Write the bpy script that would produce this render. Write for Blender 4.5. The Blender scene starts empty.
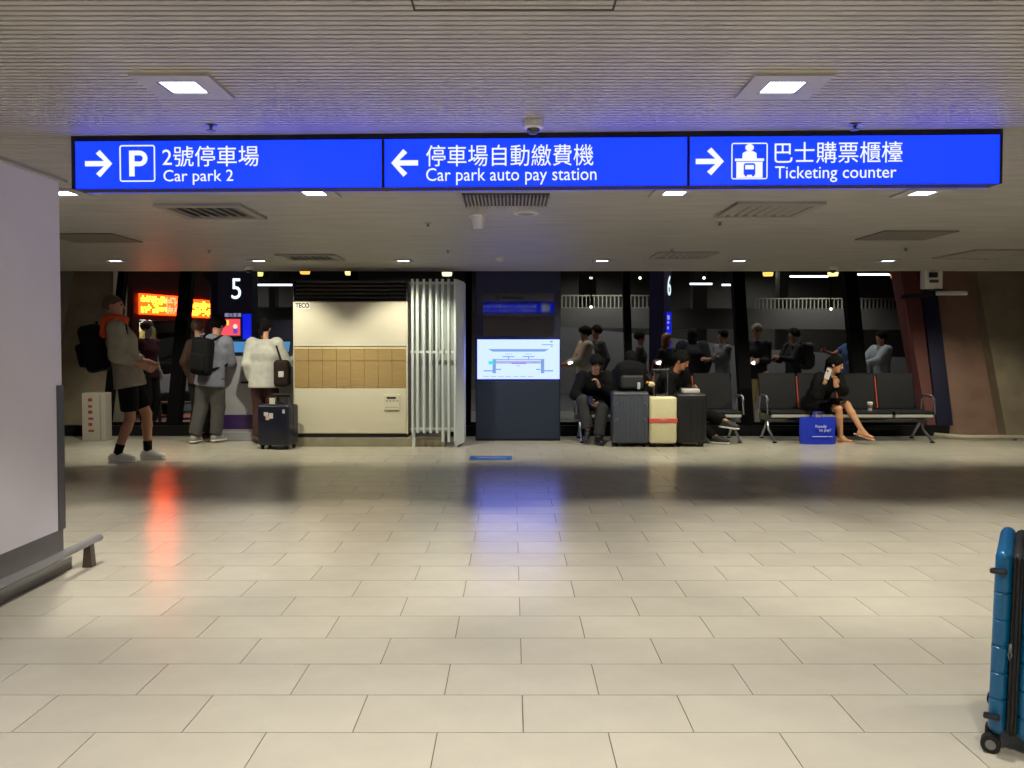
import bpy, bmesh, math, random
import numpy as np
from math import sin, cos, tan, radians, pi, sqrt
from mathutils import Vector, Matrix
random.seed(7); np.random.seed(7)
scene = bpy.context.scene
COL = scene.collection

# ------------------------------------------------------------------ camera, world, exposure
F, H, TH = 812.0, 1.38, radians(1.5)
PY0 = 342 + F * tan(TH)
cd = bpy.data.cameras.new('camera')
cam = bpy.data.objects.new('camera', cd); COL.objects.link(cam)
cam.location = (0, 0, H); cam.rotation_euler = (pi / 2 - TH, 0, 0)
cd.sensor_width = 36; cd.lens = F / 1024 * 36; cd.shift_y = -(384 - PY0) / 1024
cd.clip_end = 200
scene.camera = cam
w = bpy.data.worlds.new('night_sky'); scene.world = w; w.use_nodes = True
w.node_tree.nodes['Background'].inputs[0].default_value = (.55, .6, .8, 1)
w.node_tree.nodes['Background'].inputs[1].default_value = 0.004
vs = scene.view_settings
vs.view_transform = 'Standard'; vs.look = 'None'; vs.gamma = 1; vs.use_curve_mapping = False
vs.exposure = 0.0

# ------------------------------------------------------------------ helpers
FWD = Vector((0, cos(TH), -sin(TH))); UPV = Vector((0, sin(TH), cos(TH)))
def ray(px, py): return Vector(((px - 512) / F, 0, 0)) + UPV * ((PY0 - py) / F) + FWD
def P(px, py, d):                       # point at depth d (metres along Y) seen in that direction
    r = ray(px, py); return Vector((0, 0, H)) + r * (d / r.y)
def fl(px, py, z=0.0):                  # point on a horizontal plane
    r = ray(px, py); return Vector((0, 0, H)) + r * ((z - H) / r.z)
FAC0, FACS = 12.0, 0.25
def fy(z): return FAC0 + FACS * z       # the facade leans outwards
def fac(px, py):
    r = ray(px, py); t = (FAC0 + FACS * H) / (r.y - FACS * r.z); return Vector((0, 0, H)) + r * t
def lin(c):
    c = c / 255.0
    return c / 12.92 if c <= .04045 else ((c + .055) / 1.055) ** 2.4
MATS = {}
def mat(name, rgb, rough=.5, metal=0, var=0, scale=30, bump=0, emit=None, estr=1, spec=.5, bscale=None, rnd=0, stretch=None, coat=0):
    if name in MATS: return MATS[name]
    m = bpy.data.materials.new(name); m.use_nodes = True; MATS[name] = m
    nt = m.node_tree; b = nt.nodes['Principled BSDF']; L = nt.links.new
    col = (lin(rgb[0]), lin(rgb[1]), lin(rgb[2]), 1)
    b.inputs['Base Color'].default_value = col; b.inputs['Roughness'].default_value = rough
    b.inputs['Metallic'].default_value = metal; b.inputs['Specular IOR Level'].default_value = spec
    if coat: b.inputs['Coat Weight'].default_value = coat
    if emit is not None:
        b.inputs['Emission Color'].default_value = (lin(emit[0]), lin(emit[1]), lin(emit[2]), 1)
        b.inputs['Emission Strength'].default_value = estr
    if var or bump or rnd:
        tc = nt.nodes.new('ShaderNodeTexCoord'); n = nt.nodes.new('ShaderNodeTexNoise')
        n.inputs['Scale'].default_value = scale; n.inputs['Detail'].default_value = 4
        src = tc.outputs['Object']
        if stretch:
            mp = nt.nodes.new('ShaderNodeMapping'); mp.inputs['Scale'].default_value = stretch
            L(src, mp.inputs[0]); src = mp.outputs[0]
        L(src, n.inputs['Vector'])
        if var or rnd:
            r = nt.nodes.new('ShaderNodeMapRange')
            r.inputs[1].default_value = .25; r.inputs[2].default_value = .75
            r.inputs[3].default_value = 1 - var; r.inputs[4].default_value = 1 + var
            L(n.outputs['Fac'], r.inputs[0]); fac_ = r.outputs[0]
            if rnd:
                oi = nt.nodes.new('ShaderNodeObjectInfo'); r2 = nt.nodes.new('ShaderNodeMapRange')
                r2.inputs[3].default_value = 1 - rnd; r2.inputs[4].default_value = 1 + rnd
                L(oi.outputs['Random'], r2.inputs[0])
                mu = nt.nodes.new('ShaderNodeMath'); mu.operation = 'MULTIPLY'
                L(fac_, mu.inputs[0]); L(r2.outputs[0], mu.inputs[1]); fac_ = mu.outputs[0]
            vm = nt.nodes.new('ShaderNodeVectorMath'); vm.operation = 'SCALE'
            vm.inputs[0].default_value = col[:3]; L(fac_, vm.inputs['Scale']); L(vm.outputs[0], b.inputs['Base Color'])
        if bump:
            n2 = n
            if bscale:
                n2 = nt.nodes.new('ShaderNodeTexNoise'); n2.inputs['Scale'].default_value = bscale; n2.inputs['Detail'].default_value = 3
                L(src, n2.inputs['Vector'])
            bp = nt.nodes.new('ShaderNodeBump'); bp.inputs['Strength'].default_value = bump; bp.inputs['Distance'].default_value = .01
            L(n2.outputs['Fac'], bp.inputs['Height']); L(bp.outputs[0], b.inputs['Normal'])
    return m
def cloth(name, rgb, rough=.85): return mat('cloth_' + name, rgb, rough, var=.12, scale=14, bump=.5, bscale=16, spec=.2)
def glow(name, rgb, s): return mat(name, (10, 10, 10), .4, emit=rgb, estr=s)
def glass_mat(name, tint, refl):
    if name in MATS: return MATS[name]
    m = bpy.data.materials.new(name); m.use_nodes = True; MATS[name] = m
    nt = m.node_tree; nt.nodes.remove(nt.nodes['Principled BSDF'])
    tr = nt.nodes.new('ShaderNodeBsdfTransparent'); tr.inputs[0].default_value = (*tint, 1)
    gl = nt.nodes.new('ShaderNodeBsdfGlossy'); gl.inputs['Roughness'].default_value = .01
    lw = nt.nodes.new('ShaderNodeFresnel'); lw.inputs[0].default_value = 1.45
    mu = nt.nodes.new('ShaderNodeMath'); mu.operation = 'MULTIPLY'; mu.inputs[1].default_value = refl
    mx = nt.nodes.new('ShaderNodeMixShader')
    nt.links.new(lw.outputs[0], mu.inputs[0]); nt.links.new(mu.outputs[0], mx.inputs[0])
    nt.links.new(tr.outputs[0], mx.inputs[1]); nt.links.new(gl.outputs[0], mx.inputs[2])
    nt.links.new(mx.outputs[0], nt.nodes['Material Output'].inputs[0])
    return m

class MB:
    def __init__(s): s.bm = bmesh.new()
    def rbox(s, c, size, r=0, seg=2, rot=None):
        M = Matrix.Translation(Vector(c)) @ (rot.to_4x4() if rot else Matrix.Identity(4)) @ Matrix.Diagonal((*size, 1))
        g = bmesh.ops.create_cube(s.bm, size=1, matrix=M)
        if r:
            vs_ = set(g['verts']); es = [e for e in s.bm.edges if e.verts[0] in vs_ and e.verts[1] in vs_]
            bmesh.ops.bevel(s.bm, geom=es, offset=r, segments=seg, affect='EDGES', profile=.5)
        return s
    def box(s, x0, x1, y0, y1, z0, z1, r=0, seg=2):
        return s.rbox(((x0 + x1) / 2, (y0 + y1) / 2, (z0 + z1) / 2), (abs(x1 - x0), abs(y1 - y0), abs(z1 - z0)), r, seg)
    def cyl(s, a, b, r0, r1=None, seg=12):
        a, b = Vector(a), Vector(b); r1 = r0 if r1 is None else r1
        q = (b - a).to_track_quat('Z', 'Y').to_matrix().to_4x4()
        bmesh.ops.create_cone(s.bm, cap_ends=True, segments=seg, radius1=r0, radius2=r1, depth=(b - a).length,
                              matrix=Matrix.Translation((a + b) / 2) @ q)
        return s
    def tube(s, pts, r, seg=8):
        pts = [Vector(p) for p in pts]; rings = []
        up = Vector((0, 0, 1))
        for i, p in enumerate(pts):
            t = (pts[min(i + 1, len(pts) - 1)] - pts[max(i - 1, 0)]).normalized()
            u = t.cross(up)
            if u.length < .05: u = t.cross(Vector((1, 0, 0)))
            u.normalize(); v = u.cross(t)
            rings.append([s.bm.verts.new(p + (u * cos(k * 2 * pi / seg) + v * sin(k * 2 * pi / seg)) * r) for k in range(seg)])
        for a, b in zip(rings, rings[1:]):
            for k in range(seg): s.bm.faces.new((a[k], a[(k + 1) % seg], b[(k + 1) % seg], b[k]))
        s.bm.faces.new(rings[0][::-1]); s.bm.faces.new(rings[-1])
        return s
    def lathe(s, prof, c=(0, 0, 0), seg=20):
        c = Vector(c); rings = [[s.bm.verts.new(c + Vector((max(r, 1e-4) * cos(k * 2 * pi / seg), max(r, 1e-4) * sin(k * 2 * pi / seg), z))) for k in range(seg)] for r, z in prof]
        for a, b in zip(rings, rings[1:]):
            for k in range(seg): s.bm.faces.new((a[k], a[(k + 1) % seg], b[(k + 1) % seg], b[k]))
        s.bm.faces.new(rings[0][::-1]); s.bm.faces.new(rings[-1])
        return s
    def prism(s, poly, ext):             # 3-D polygon pushed along ext
        poly = [Vector(p) for p in poly]; ext = Vector(ext)
        a = [s.bm.verts.new(p) for p in poly]; b = [s.bm.verts.new(p + ext) for p in poly]; n = len(a)
        s.bm.faces.new(a); s.bm.faces.new(b[::-1])
        for i in range(n): s.bm.faces.new((a[i], b[i], b[(i + 1) % n], a[(i + 1) % n]))
        return s
    def xz(s, pts, y0, y1): return s.prism([(x, y0, z) for x, z in pts], (0, y1 - y0, 0))
    def ball(s, c, r, seg=10, sc=(1, 1, 1)):
        bmesh.ops.create_uvsphere(s.bm, u_segments=seg, v_segments=max(4, seg * 2 // 3), radius=r, matrix=Matrix.Translation(Vector(c)) @ Matrix.Diagonal((*sc, 1)))
        return s
    def mesh(s, name, smooth=False):
        bmesh.ops.recalc_face_normals(s.bm, faces=s.bm.faces)
        me = bpy.data.meshes.new(name); s.bm.to_mesh(me); s.bm.free()
        if smooth:
            for p in me.polygons: p.use_smooth = True
            try: me.set_sharp_from_angle(angle=radians(40))
            except Exception: pass
        return me
    def build(s, name, m, parent=None, smooth=False): return link(name, s.mesh(name, smooth), m, parent)
def link(name, me, m, parent=None, loc=None):
    if m is not None and not me.materials: me.materials.append(m)
    o = bpy.data.objects.new(name, me); COL.objects.link(o)
    if parent: o.parent = parent
    if loc is not None: o.location = loc
    return o
def tag(o, label, cat, group=None):
    o['label'] = label; o['category'] = cat
    if group: o['group'] = group
    return o
def thing(name, label, cat, loc=(0, 0, 0), rz=0, group=None):
    o = bpy.data.objects.new(name, None); COL.objects.link(o); o.empty_display_size = .1
    o.location = loc; o.rotation_euler = (0, 0, rz); return tag(o, label, cat, group)
def struct(o): o['kind'] = 'structure'; return o
def copy_tree(o, parent=None):
    c = o.copy(); COL.objects.link(c); c.parent = parent
    for ch in o.children: copy_tree(ch, c)
    return c
def text(body, name, m, parent, x0, x1, z0, z1, y, dep=.002, back=False, bold=0):   # lettering in the parent's XZ plane, facing -Y
    c = bpy.data.curves.new('t', 'FONT'); c.body = body; c.resolution_u = 3; c.extrude = .5; c.offset = bold
    o = bpy.data.objects.new('t', c); COL.objects.link(o); bpy.context.view_layer.update()
    me = bpy.data.meshes.new_from_object(o.evaluated_get(bpy.context.evaluated_depsgraph_get()))
    bpy.data.objects.remove(o); bpy.data.curves.remove(c)
    co = np.zeros(len(me.vertices) * 3); me.vertices.foreach_get('co', co); co = co.reshape(-1, 3)
    mn, mx = co.min(0), co.max(0); u = (co - mn) / (mx - mn)
    if back: u[:, 0] = 1 - u[:, 0]
    out = np.stack([x0 + u[:, 0] * (x1 - x0), y - dep * u[:, 2] if not back else y + dep * u[:, 2], z0 + u[:, 1] * (z1 - z0)], 1)
    me.vertices.foreach_set('co', out.ravel()); me.materials.clear(); me.update()
    return link(name, me, m, parent)

# ------------------------------------------------------------------ materials
M_tile = mat('floor_tile', (196, 190, 172), .22, var=.05, scale=5, rnd=.03, bump=.07, bscale=70, spec=.5)
M_grout = mat('floor_grout', (104, 98, 84), .8)
M_slat = mat('ceiling_slat', (174, 171, 165), .5, var=.14, scale=3, stretch=(.6, 3, 1))
M_slab = mat('ceiling_slab', (58, 56, 52), .8)
M_white = mat('wall_paint', (226, 222, 232), .55, var=.03, scale=3, bump=.05, bscale=120)
M_conc = mat('concrete', (138, 126, 104), .8, var=.2, scale=3.5, bump=.3, bscale=18)
M_conc_l = mat('concrete_pale', (150, 146, 138), .8, var=.12, scale=3, bump=.2)
M_conc_r = mat('concrete_red_glow', (140, 110, 94), .8, var=.22, scale=3, bump=.3, bscale=18)  # concrete with reflected red glow mixed into its base colour
M_red_glow = mat('painted_red_glow', (106, 58, 52), .6, var=.12, scale=4)  # red light falling on the slim pier, put into its colour
M_navy = mat('navy_metal', (24, 26, 54), .4, var=.05)
M_dark = mat('dark_metal', (24, 22, 24), .6, spec=.2)
M_steel = mat('brushed_steel', (150, 150, 150), .3, metal=1, var=.05, scale=60)
M_grey = mat('grey_metal', (104, 104, 104), .45, metal=.6)
M_black = mat('black_plastic', (16, 16, 18), .45)
M_rubber = mat('black_rubber', (12, 12, 12), .7)
M_light = glow('lamp_glow', (235, 240, 255), 9)
M_frame = mat('light_frame', (168, 166, 160), .5)
M_glass = glass_mat('window_glass', (.86, .88, .88), .3)
M_asphalt = mat('asphalt', (58, 58, 60), .75, var=.2, scale=6, bump=.3, bscale=80)

# ------------------------------------------------------------------ floor: tiles in half bond
X0, X1, Y0, Y1 = -9.0, 9.0, -6.0, 12.1
CZ = 2.358
floor = struct(MB().box(X0, X1, Y0, Y1, -.1, -.003).build('floor', M_grout))
TW, TD, G = .604, .305, .004
tm = MB().box(-(TW - G) / 2, (TW - G) / 2, -(TD - G) / 2, (TD - G) / 2, -.02, 0).mesh('tile')
cand, far = [], []
for k in range(-29, 31):
    y = 2.8357 + TD * k + TD / 2
    off = (.04 if k % 2 == 0 else .34) + TW / 2
    for i in range(-16, 16):
        x = off + i * TW
        if abs(x) + TW / 2 > 9.05 or (x + TW / 2 < -2.75 and y < 4.7): continue
        vis = y > 2.3 and abs(x) < .635 * y + .45
        (cand if vis else far).append((x, y))
cand.sort(key=lambda p: p[0] ** 2 + p[1] ** 2)
for x, y in cand[:300]: link('tile', tm, M_tile, floor, (x, y, 0))
mb = MB()
for x, y in cand[300:] + far: mb.box(x - (TW - G) / 2, x + (TW - G) / 2, y - (TD - G) / 2, y + (TD - G) / 2, -.02, 0)
o = mb.build('tile_field', M_tile, floor); o['kind'] = 'stuff'

# ------------------------------------------------------------------ ceiling: slab, slats, edge
CE = 11.18
ceiling = struct(MB().box(X0, X1, Y0, CE, CZ + .014, CZ + .12).build('ceiling', M_slab))
SP = .037
sm_ = MB().box(X0, X1, -.0125, .0125, 0, .0139).mesh('slat')
mb = MB(); n = 0; y = 2.0
while y < CE - .25:
    if y < 4.4: link('slat', sm_, M_slat, ceiling, (0, y, CZ))
    else: mb.box(X0, X1, y - .0135, y + .0135, CZ, CZ + .0139)
    y += SP
y = 2.0 - SP
while y > -5.9:
    mb.box(X0, X1, y - .0135, y + .0135, CZ, CZ + .0139); y -= SP
o = mb.build('slat_field', M_slat, ceiling); o['kind'] = 'stuff'
MB().box(X0, X1, CE - .24, CE, CZ - .004, CZ + .0139).build('edge_strip', mat('ceiling_edge', (186, 180, 166), .6), ceiling)
MB().box(X0, X1, CE, CE + .03, CZ - .004, CZ + .5).build('fascia', M_frame, ceiling)
# removable panel outline in the slats above the camera
a, b = P(410, 2, 2.33), P(616, 2, 2.33)
mb = MB(); xa, xb, ya, yb = -.29, .30, 1.9, 2.42
for q in ((xa, xa + .006, ya, yb), (xb - .006, xb, ya, yb), (xa, xb, yb - .006, yb)): mb.box(*q, CZ - .002, CZ + .012)
mb.build('access_panel_rim', M_slab, ceiling)

# ------------------------------------------------------------------ walls
wl = struct(MB().box(X0, -2.72, Y0, 4.9, .25, CZ + .0135).build('wall_left', M_white))
b0 = struct(MB().box(X0, -2.722, Y0, 4.898, 0, .25).build('baseboard_left', mat('grey_baseboard', (108, 106, 104), .5, var=.06)))
MB().box(-2.722, -2.69, Y0, 4.93, 0, .07).build('kerb', mat('grey_kerb', (128, 126, 122), .5), b0)
t1 = struct(MB().box(-2.72, -2.685, Y0, 4.935, CZ - .02, CZ - .001).box(X0, -2.72, 4.9, 4.935, CZ - .02, CZ - .001).build('trim_1', M_frame))
t2 = struct(MB().box(-2.722, -2.712, 4.84, 4.906, .25, 1.12).box(-2.78, -2.712, 4.896, 4.908, .25, 1.12).build('trim_2', M_grey))
struct(MB().box(X0, X1, Y0 - .1, Y0, 0, CZ).build('wall_back', M_white))
struct(MB().box(X1, X1 + .1, Y0, 12.6, 0, CZ + .3).build('wall_right', M_conc))
struct(MB().box(X0 - .1, X0, 4.9, 12.6, 0, CZ + .3).build('wall_far_left', M_conc))
struct(MB().box(X0, X1, CE + .03, 13.4, 4.4, 4.5).build('ceiling_upper', M_dark))

# facade
def fpoly(px, y0, y1, name, m, parent=None):     # polygon drawn on the leaning facade, y0..y1 = distance off its plane
    pts = [fac(*p) for p in px]
    return MB().prism([p + Vector((0, y0, 0)) for p in pts], (0, y1 - y0, 0)).build(name, m, parent)
def mull(px, wpx, m, name, z0=.15, z1=4.3, dep=.16):
    c = fac(px, 350); hw = wpx / 2 * c.y / F
    q = [(c.x - hw, fy(z0) - dep / 2, z0), (c.x + hw, fy(z0) - dep / 2, z0), (c.x + hw, fy(z1) - dep / 2, z1), (c.x - hw, fy(z1) - dep / 2, z1)]
    return struct(MB().prism(q, (0, dep, 0)).build(name, m)), c.x, hw
ms = []
M_mul = mat('mullion', (7, 7, 9), .7, spec=.1)
for i, (px, wp) in enumerate(((115, 6), (181, 12), (352, 8), (468, 7), (628, 7), (742, 12), (856, 13), (934, 15))):
    o, cx, hw = mull(px, wp, M_navy if px > 900 else M_mul, 'trim_%d' % (i + 3)); ms.append((cx, hw))
struct(MB().box(fac(60, 430).x, fac(945, 430).x, FAC0 - .1, FAC0 + .12, 0, .15).build('trim_20', M_dark))
for i in range(len(ms) - 1):
    xa, xb = ms[i][0] + ms[i][1], ms[i + 1][0] - ms[i + 1][1]
    if i == 6: xb = fac(910, 350).x
    if xb - xa < .05: continue
    z0, z1 = .15, 4.3
    wo = bpy.data.objects.new('window_%d' % (i + 1), None); COL.objects.link(wo); struct(wo); wo.location = ((xa + xb) / 2, FAC0, 0)
    hx = (xb - xa) / 2
    MB().prism([(-hx, FACS * z0, z0), (hx, FACS * z0, z0), (hx, FACS * z1, z1), (-hx, FACS * z1, z1)], (0, .012, 0)).build('pane', M_glass, wo)
    mb = MB()
    for zz in (z0, z1 - .04): mb.prism([(-hx, FACS * zz - .03, zz), (hx, FACS * zz - .03, zz), (hx, FACS * zz - .03, zz + .04), (-hx, FACS * zz - .03, zz + .04)], (0, .07, 0))
    mb.build('window_frame', M_mul, wo)
# concrete piers
struct(fpoly([(893, 235), (917, 235), (946, 442), (930, 442)], -.02, .3, 'wall_pier_red_glow', M_red_glow))
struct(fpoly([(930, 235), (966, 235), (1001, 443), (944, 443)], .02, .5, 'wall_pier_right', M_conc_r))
struct(fpoly([(963, 235), (1180, 235), (1180, 443), (1001, 443)], -.18, .5, 'wall_pier_far_right', M_conc))
struct(fpoly([(50, 235), (113, 235), (109, 443), (10, 443)], .0, .5, 'wall_pier_left', M_conc))
struct(fpoly([(-160, 235), (81, 235), (42, 443), (-160, 443)], -.35, .5, 'wall_pier_far_left', M_conc_l))

# low guard rails
t = thing('guard_rail', 'grey steel tube guard rail along the foot of the white wall', 'rail', (-2.6, 4.3, 0))
MB().tube([(0, -8, .15), (0, .78, .15)], .022, 12).ball((0, .78, .15), .024, 12).build('tube', mat('silver_tube', (150, 150, 150), .35, metal=.3), t, True)
for yy in (.66, -1.4, -3.4, -5.4): MB().xz([(-.03, 0), (.03, 0), (.018, .14), (-.018, .14)], yy - .025, yy + .025).build('post', mat('bronze_post', (88, 76, 62), .5), t)
c = P(985, 437, 11.35)
t = thing('guard_rail', 'pale steel guard rail low along the concrete pier at far right', 'rail', (c.x, c.y, 0))
MB().tube([(-.55, .3, c.z), (-.35, .06, c.z), (-.2, 0, c.z), (3, 0, c.z)], .03, 10).build('tube', mat('pale_rail', (176, 168, 148), .4), t, True)
for xx in (.42, 1.6, 2.7): MB().cyl((xx, 0, 0), (xx, 0, c.z), .025).build('post', M_grey, t)

# ------------------------------------------------------------------ ceiling lights (each lamp carries its own light)
def ceiling_light(x, y, label, power, ang, col=(1, .94, .84), sz=.29, blend=.6, group=None, lens=M_light, tilt=0):
    t = thing('ceiling_light', label, 'light', (x, y, CZ), group=group); h = sz / 2; i = .075
    mb = MB()
    for q in ((-h, -i, -h, h), (i, h, -h, h), (-i, i, -h, -i), (-i, i, i, h)): mb.box(*q, -.012, .0)
    mb.build('frame', M_frame, t)
    mb = MB()
    for q in ((-i, -i + .008, -i, i), (i - .008, i, -i, i), (-i, i, -i, -i + .008), (-i, i, i - .008, i)): mb.box(*q, -.010, 0)
    mb.build('bezel', M_steel, t)
    MB().box(-i + .008, i - .008, -i + .008, i - .008, -.006, -.001).build('lens', lens, t)
    ld = bpy.data.lights.new('lamp', 'SPOT'); ld.energy = power; ld.color = col; ld.spot_size = radians(ang * 2); ld.spot_blend = blend; ld.shadow_soft_size = .035
    lo = bpy.data.objects.new('lamp', ld); COL.objects.link(lo); lo.parent = t; lo.location = (0, 0, -.03); lo.rotation_euler = (radians(tilt), 0, 0)
NEAR, MID, FARP = 132, 140, 115
LX = (-1.25, 1.03)
for x, s in zip(LX, ('left', 'right')): ceiling_light(x, 3.12, 'square recessed downlight in front of the blue sign, above its %s half' % s, NEAR, 56, (1, .96, .90))
for x, s in zip((-2.93, -1.29, 1.06, 2.68), ('outer left', 'inner left', 'inner right', 'outer right')):
    ceiling_light(x, 5.33, 'square recessed downlight just behind the blue sign, %s of four' % s, MID, 41, blend=.4)
for x, s in zip((-4.75, -3.03, -1.3, 1.08, 2.72, 4.5), ('first from the left', 'second from the left', 'third from the left', 'third from the right', 'second from the right', 'first from the right')):
    ceiling_light(x, 9.75, 'small downlight in the far ceiling row near the windows, %s' % s, FARP, 51, (1, .95, .76), .22, .55, tilt=25)
for y in (.95, -1.23, -3.4):
    for x in ((-1.25, 1.03, 3.3) if y > 0 else (-1.25, 1.03, 3.3)):
        ceiling_light(x, y, 'square recessed downlight in the ceiling behind the viewer', NEAR, 57, group='downlights behind the viewer')
ceiling_light(3.9, 3.12, 'square recessed downlight out to the right of the blue sign', NEAR, 57)
ceiling_light(4.4, 5.33, 'square recessed downlight far right behind the sign', MID, 41, blend=.4)
ceiling_light(-4.6, 6.1, 'square recessed downlight beyond the white wall at left', 90, 43)
ceiling_light(6.3, 5.33, 'square recessed downlight at the far right side of the hall', MID, 41, blend=.4)
ceiling_light(6.3, 9.75, 'small downlight in front of the far right concrete pier', FARP, 51, (1, .95, .76), .22, .55, tilt=25)
# ------------------------------------------------------------------ hanging blue sign
SL, SR = P(71, 140, 3.885), P(1003, 136, 3.755)
ang = math.atan2(SR.y - SL.y, SR.x - SL.x); SW = Vector((SR.x - SL.x, SR.y - SL.y, 0)).length
sc_ = (SL + SR) / 2
SB = P(71, 188.5, 3.885).z; ST = CZ
sign = thing('hanging_sign', 'long black framed sign with three glowing blue panels hung under the ceiling', 'sign', (sc_.x, sc_.y, SB), ang)
SH = ST - SB
ex = Vector((cos(ang), sin(ang), 0)); nrm = Vector((-sin(ang), cos(ang), 0))
def S(px, py):                                   # pixel to sign-face coordinates
    r = ray(px, py); o_ = Vector((0, 0, H)); t_ = ((sc_ - o_).dot(nrm)) / r.dot(nrm); p = o_ + r * t_
    return (p - sc_).dot(ex), p.z - SB
M_sf = mat('sign_frame', (8, 8, 10), .6)
DEP = .11
mb = MB().box(-SW / 2, SW / 2, .012, DEP - .012, 0, SH)
zt, zb = S(512, 138.2)[1], S(512, 186.2)[1]
xs = [S(75, 160)[0], S(381.5, 160)[0], S(384.5, 160)[0], S(687, 160)[0], S(690, 160)[0], S(1000, 160)[0]]
for y0, y1 in ((0, .014), (DEP - .014, DEP)):
    mb.box(-SW / 2, SW / 2, y0, y1, zt, SH).box(-SW / 2, SW / 2, y0, y1, 0, zb)
    for a, b in ((-SW / 2, xs[0]), (xs[1], xs[2]), (xs[3], xs[4]), (xs[5], SW / 2)): mb.box(a, b, y0, y1, zb, zt)
mb.build('frame', M_sf, sign)
M_blue = glow('sign_blue', (6, 38, 255), 3.0)
M_wh = glow('sign_white', (235, 240, 255), 1.15)
M_blue_b = glow('sign_blue_back', (12, 44, 255), 2.6)
pan = []
for i in range(3):
    pan.append(MB().box(xs[2 * i], xs[2 * i + 1], .004, .012, zb, zt).build('light_panel', M_blue, sign))
    MB().box(xs[2 * i], xs[2 * i + 1], DEP - .012, DEP - .004, zb, zt).build('light_panel_rear', M_blue_b, sign)
yF = .004
def stext(body, nm, i, px0, px1, py0, py1, m=M_wh):
    x0, z1 = S(px0, py0); x1, z0 = S(px1, py1)
    text(body, nm, m, pan[i], x0, x1, z0, z1, yF, .0015)
def arrow(i, px0, px1, py0, py1, flip):
    x0, z1 = S(px0, py0); x1, z0 = S(px1, py1); zm = (z0 + z1) / 2; w_, h_ = x1 - x0, z1 - z0; th = h_ * .095
    pts = [(0, zm - th), (.70 * w_, zm - th), (.40 * w_, z0 + .13 * h_), (.55 * w_, z0), (w_, zm), (.55 * w_, z1), (.40 * w_, z1 - .13 * h_), (.70 * w_, zm + th), (0, zm + th)]
    pts = [((x1 - u) if flip else (x0 + u), v) for u, v in pts]
    MB().xz(pts, yF - .0015, yF).build('arrow', M_wh, pan[i])
def ring(mb, x0, x1, z0, z1, t, y0, y1, r):
    def rr(a0, a1, c0, c1, q):
        out = []
        for cx, cz, s in ((a1 - q, c1 - q, 0), (a0 + q, c1 - q, 1), (a0 + q, c0 + q, 2), (a1 - q, c0 + q, 3)):
            for k in range(4):
                an = (s + k / 3) * pi / 2; out.append((cx + q * cos(an), cz + q * sin(an)))
        return out
    A, B = rr(x0, x1, z0, z1, r), rr(x0 + t, x1 - t, z0 + t, z1 - t, max(r - t, .001))
    n_ = len(A)
    for k in range(n_): mb.xz([A[k], A[(k + 1) % n_], B[(k + 1) % n_], B[k]], y0, y1)
    return mb
arrow(0, 84.5, 112, 150, 177, False); arrow(1, 391, 418, 149, 176.5, True); arrow(2, 696, 724, 147.5, 175, False)
# parking symbol
x0, z1 = S(119, 145); x1, z0 = S(155, 181.5); w_ = x1 - x0
ring(MB(), x0, x1, z0, z1, .006, yF - .0015, yF, .012).build('symbol_border', M_wh, pan[0])
a, b = x0 + .27 * w_, z0 + .15 * w_; hh = (z1 - z0) * .70
mb = MB().xz([(a, b), (a + .15 * w_, b), (a + .15 * w_, b + hh), (a, b + hh)], yF - .0015, yF)
ri, ro, cz_, cx_ = .085 * w_, .215 * w_, b + hh - .215 * w_, a + .30 * w_
for s in (-1, 1):
    q0, q1 = (ri, ro)
    mb.xz([(a + .15 * w_, cz_ + s * q0), (cx_, cz_ + s * q0), (cx_, cz_ + s * q1), (a + .15 * w_, cz_ + s * q1)], yF - .0015, yF)
for k in range(8):
    t0, t1_ = -pi / 2 + k * pi / 8, -pi / 2 + (k + 1) * pi / 8
    mb.xz([(cx_ + ri * cos(t0), cz_ + ri * sin(t0)), (cx_ + ro * cos(t0), cz_ + ro * sin(t0)), (cx_ + ro * cos(t1_), cz_ + ro * sin(t1_)), (cx_ + ri * cos(t1_), cz_ + ri * sin(t1_))], yF - .0015, yF)
mb.build('parking_letter', M_wh, pan[0])
stext('2號停車場', 'chinese_lettering', 0, 162, 258.5, 146, 166)
stext('Car park 2', 'english_lettering', 0, 163, 233, 169.8, 184.5)
stext('停車場自動繳費機', 'chinese_lettering', 1, 426, 593.5, 145, 165.3)
stext('Car park auto pay station', 'english_lettering', 1, 426, 596.5, 168, 184)
stext('巴士購票櫃檯', 'chinese_lettering', 2, 775, 902.7, 142, 162.3)
stext('Ticketing counter', 'english_lettering', 2, 775.4, 896.7, 166.2, 181.5)
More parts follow.
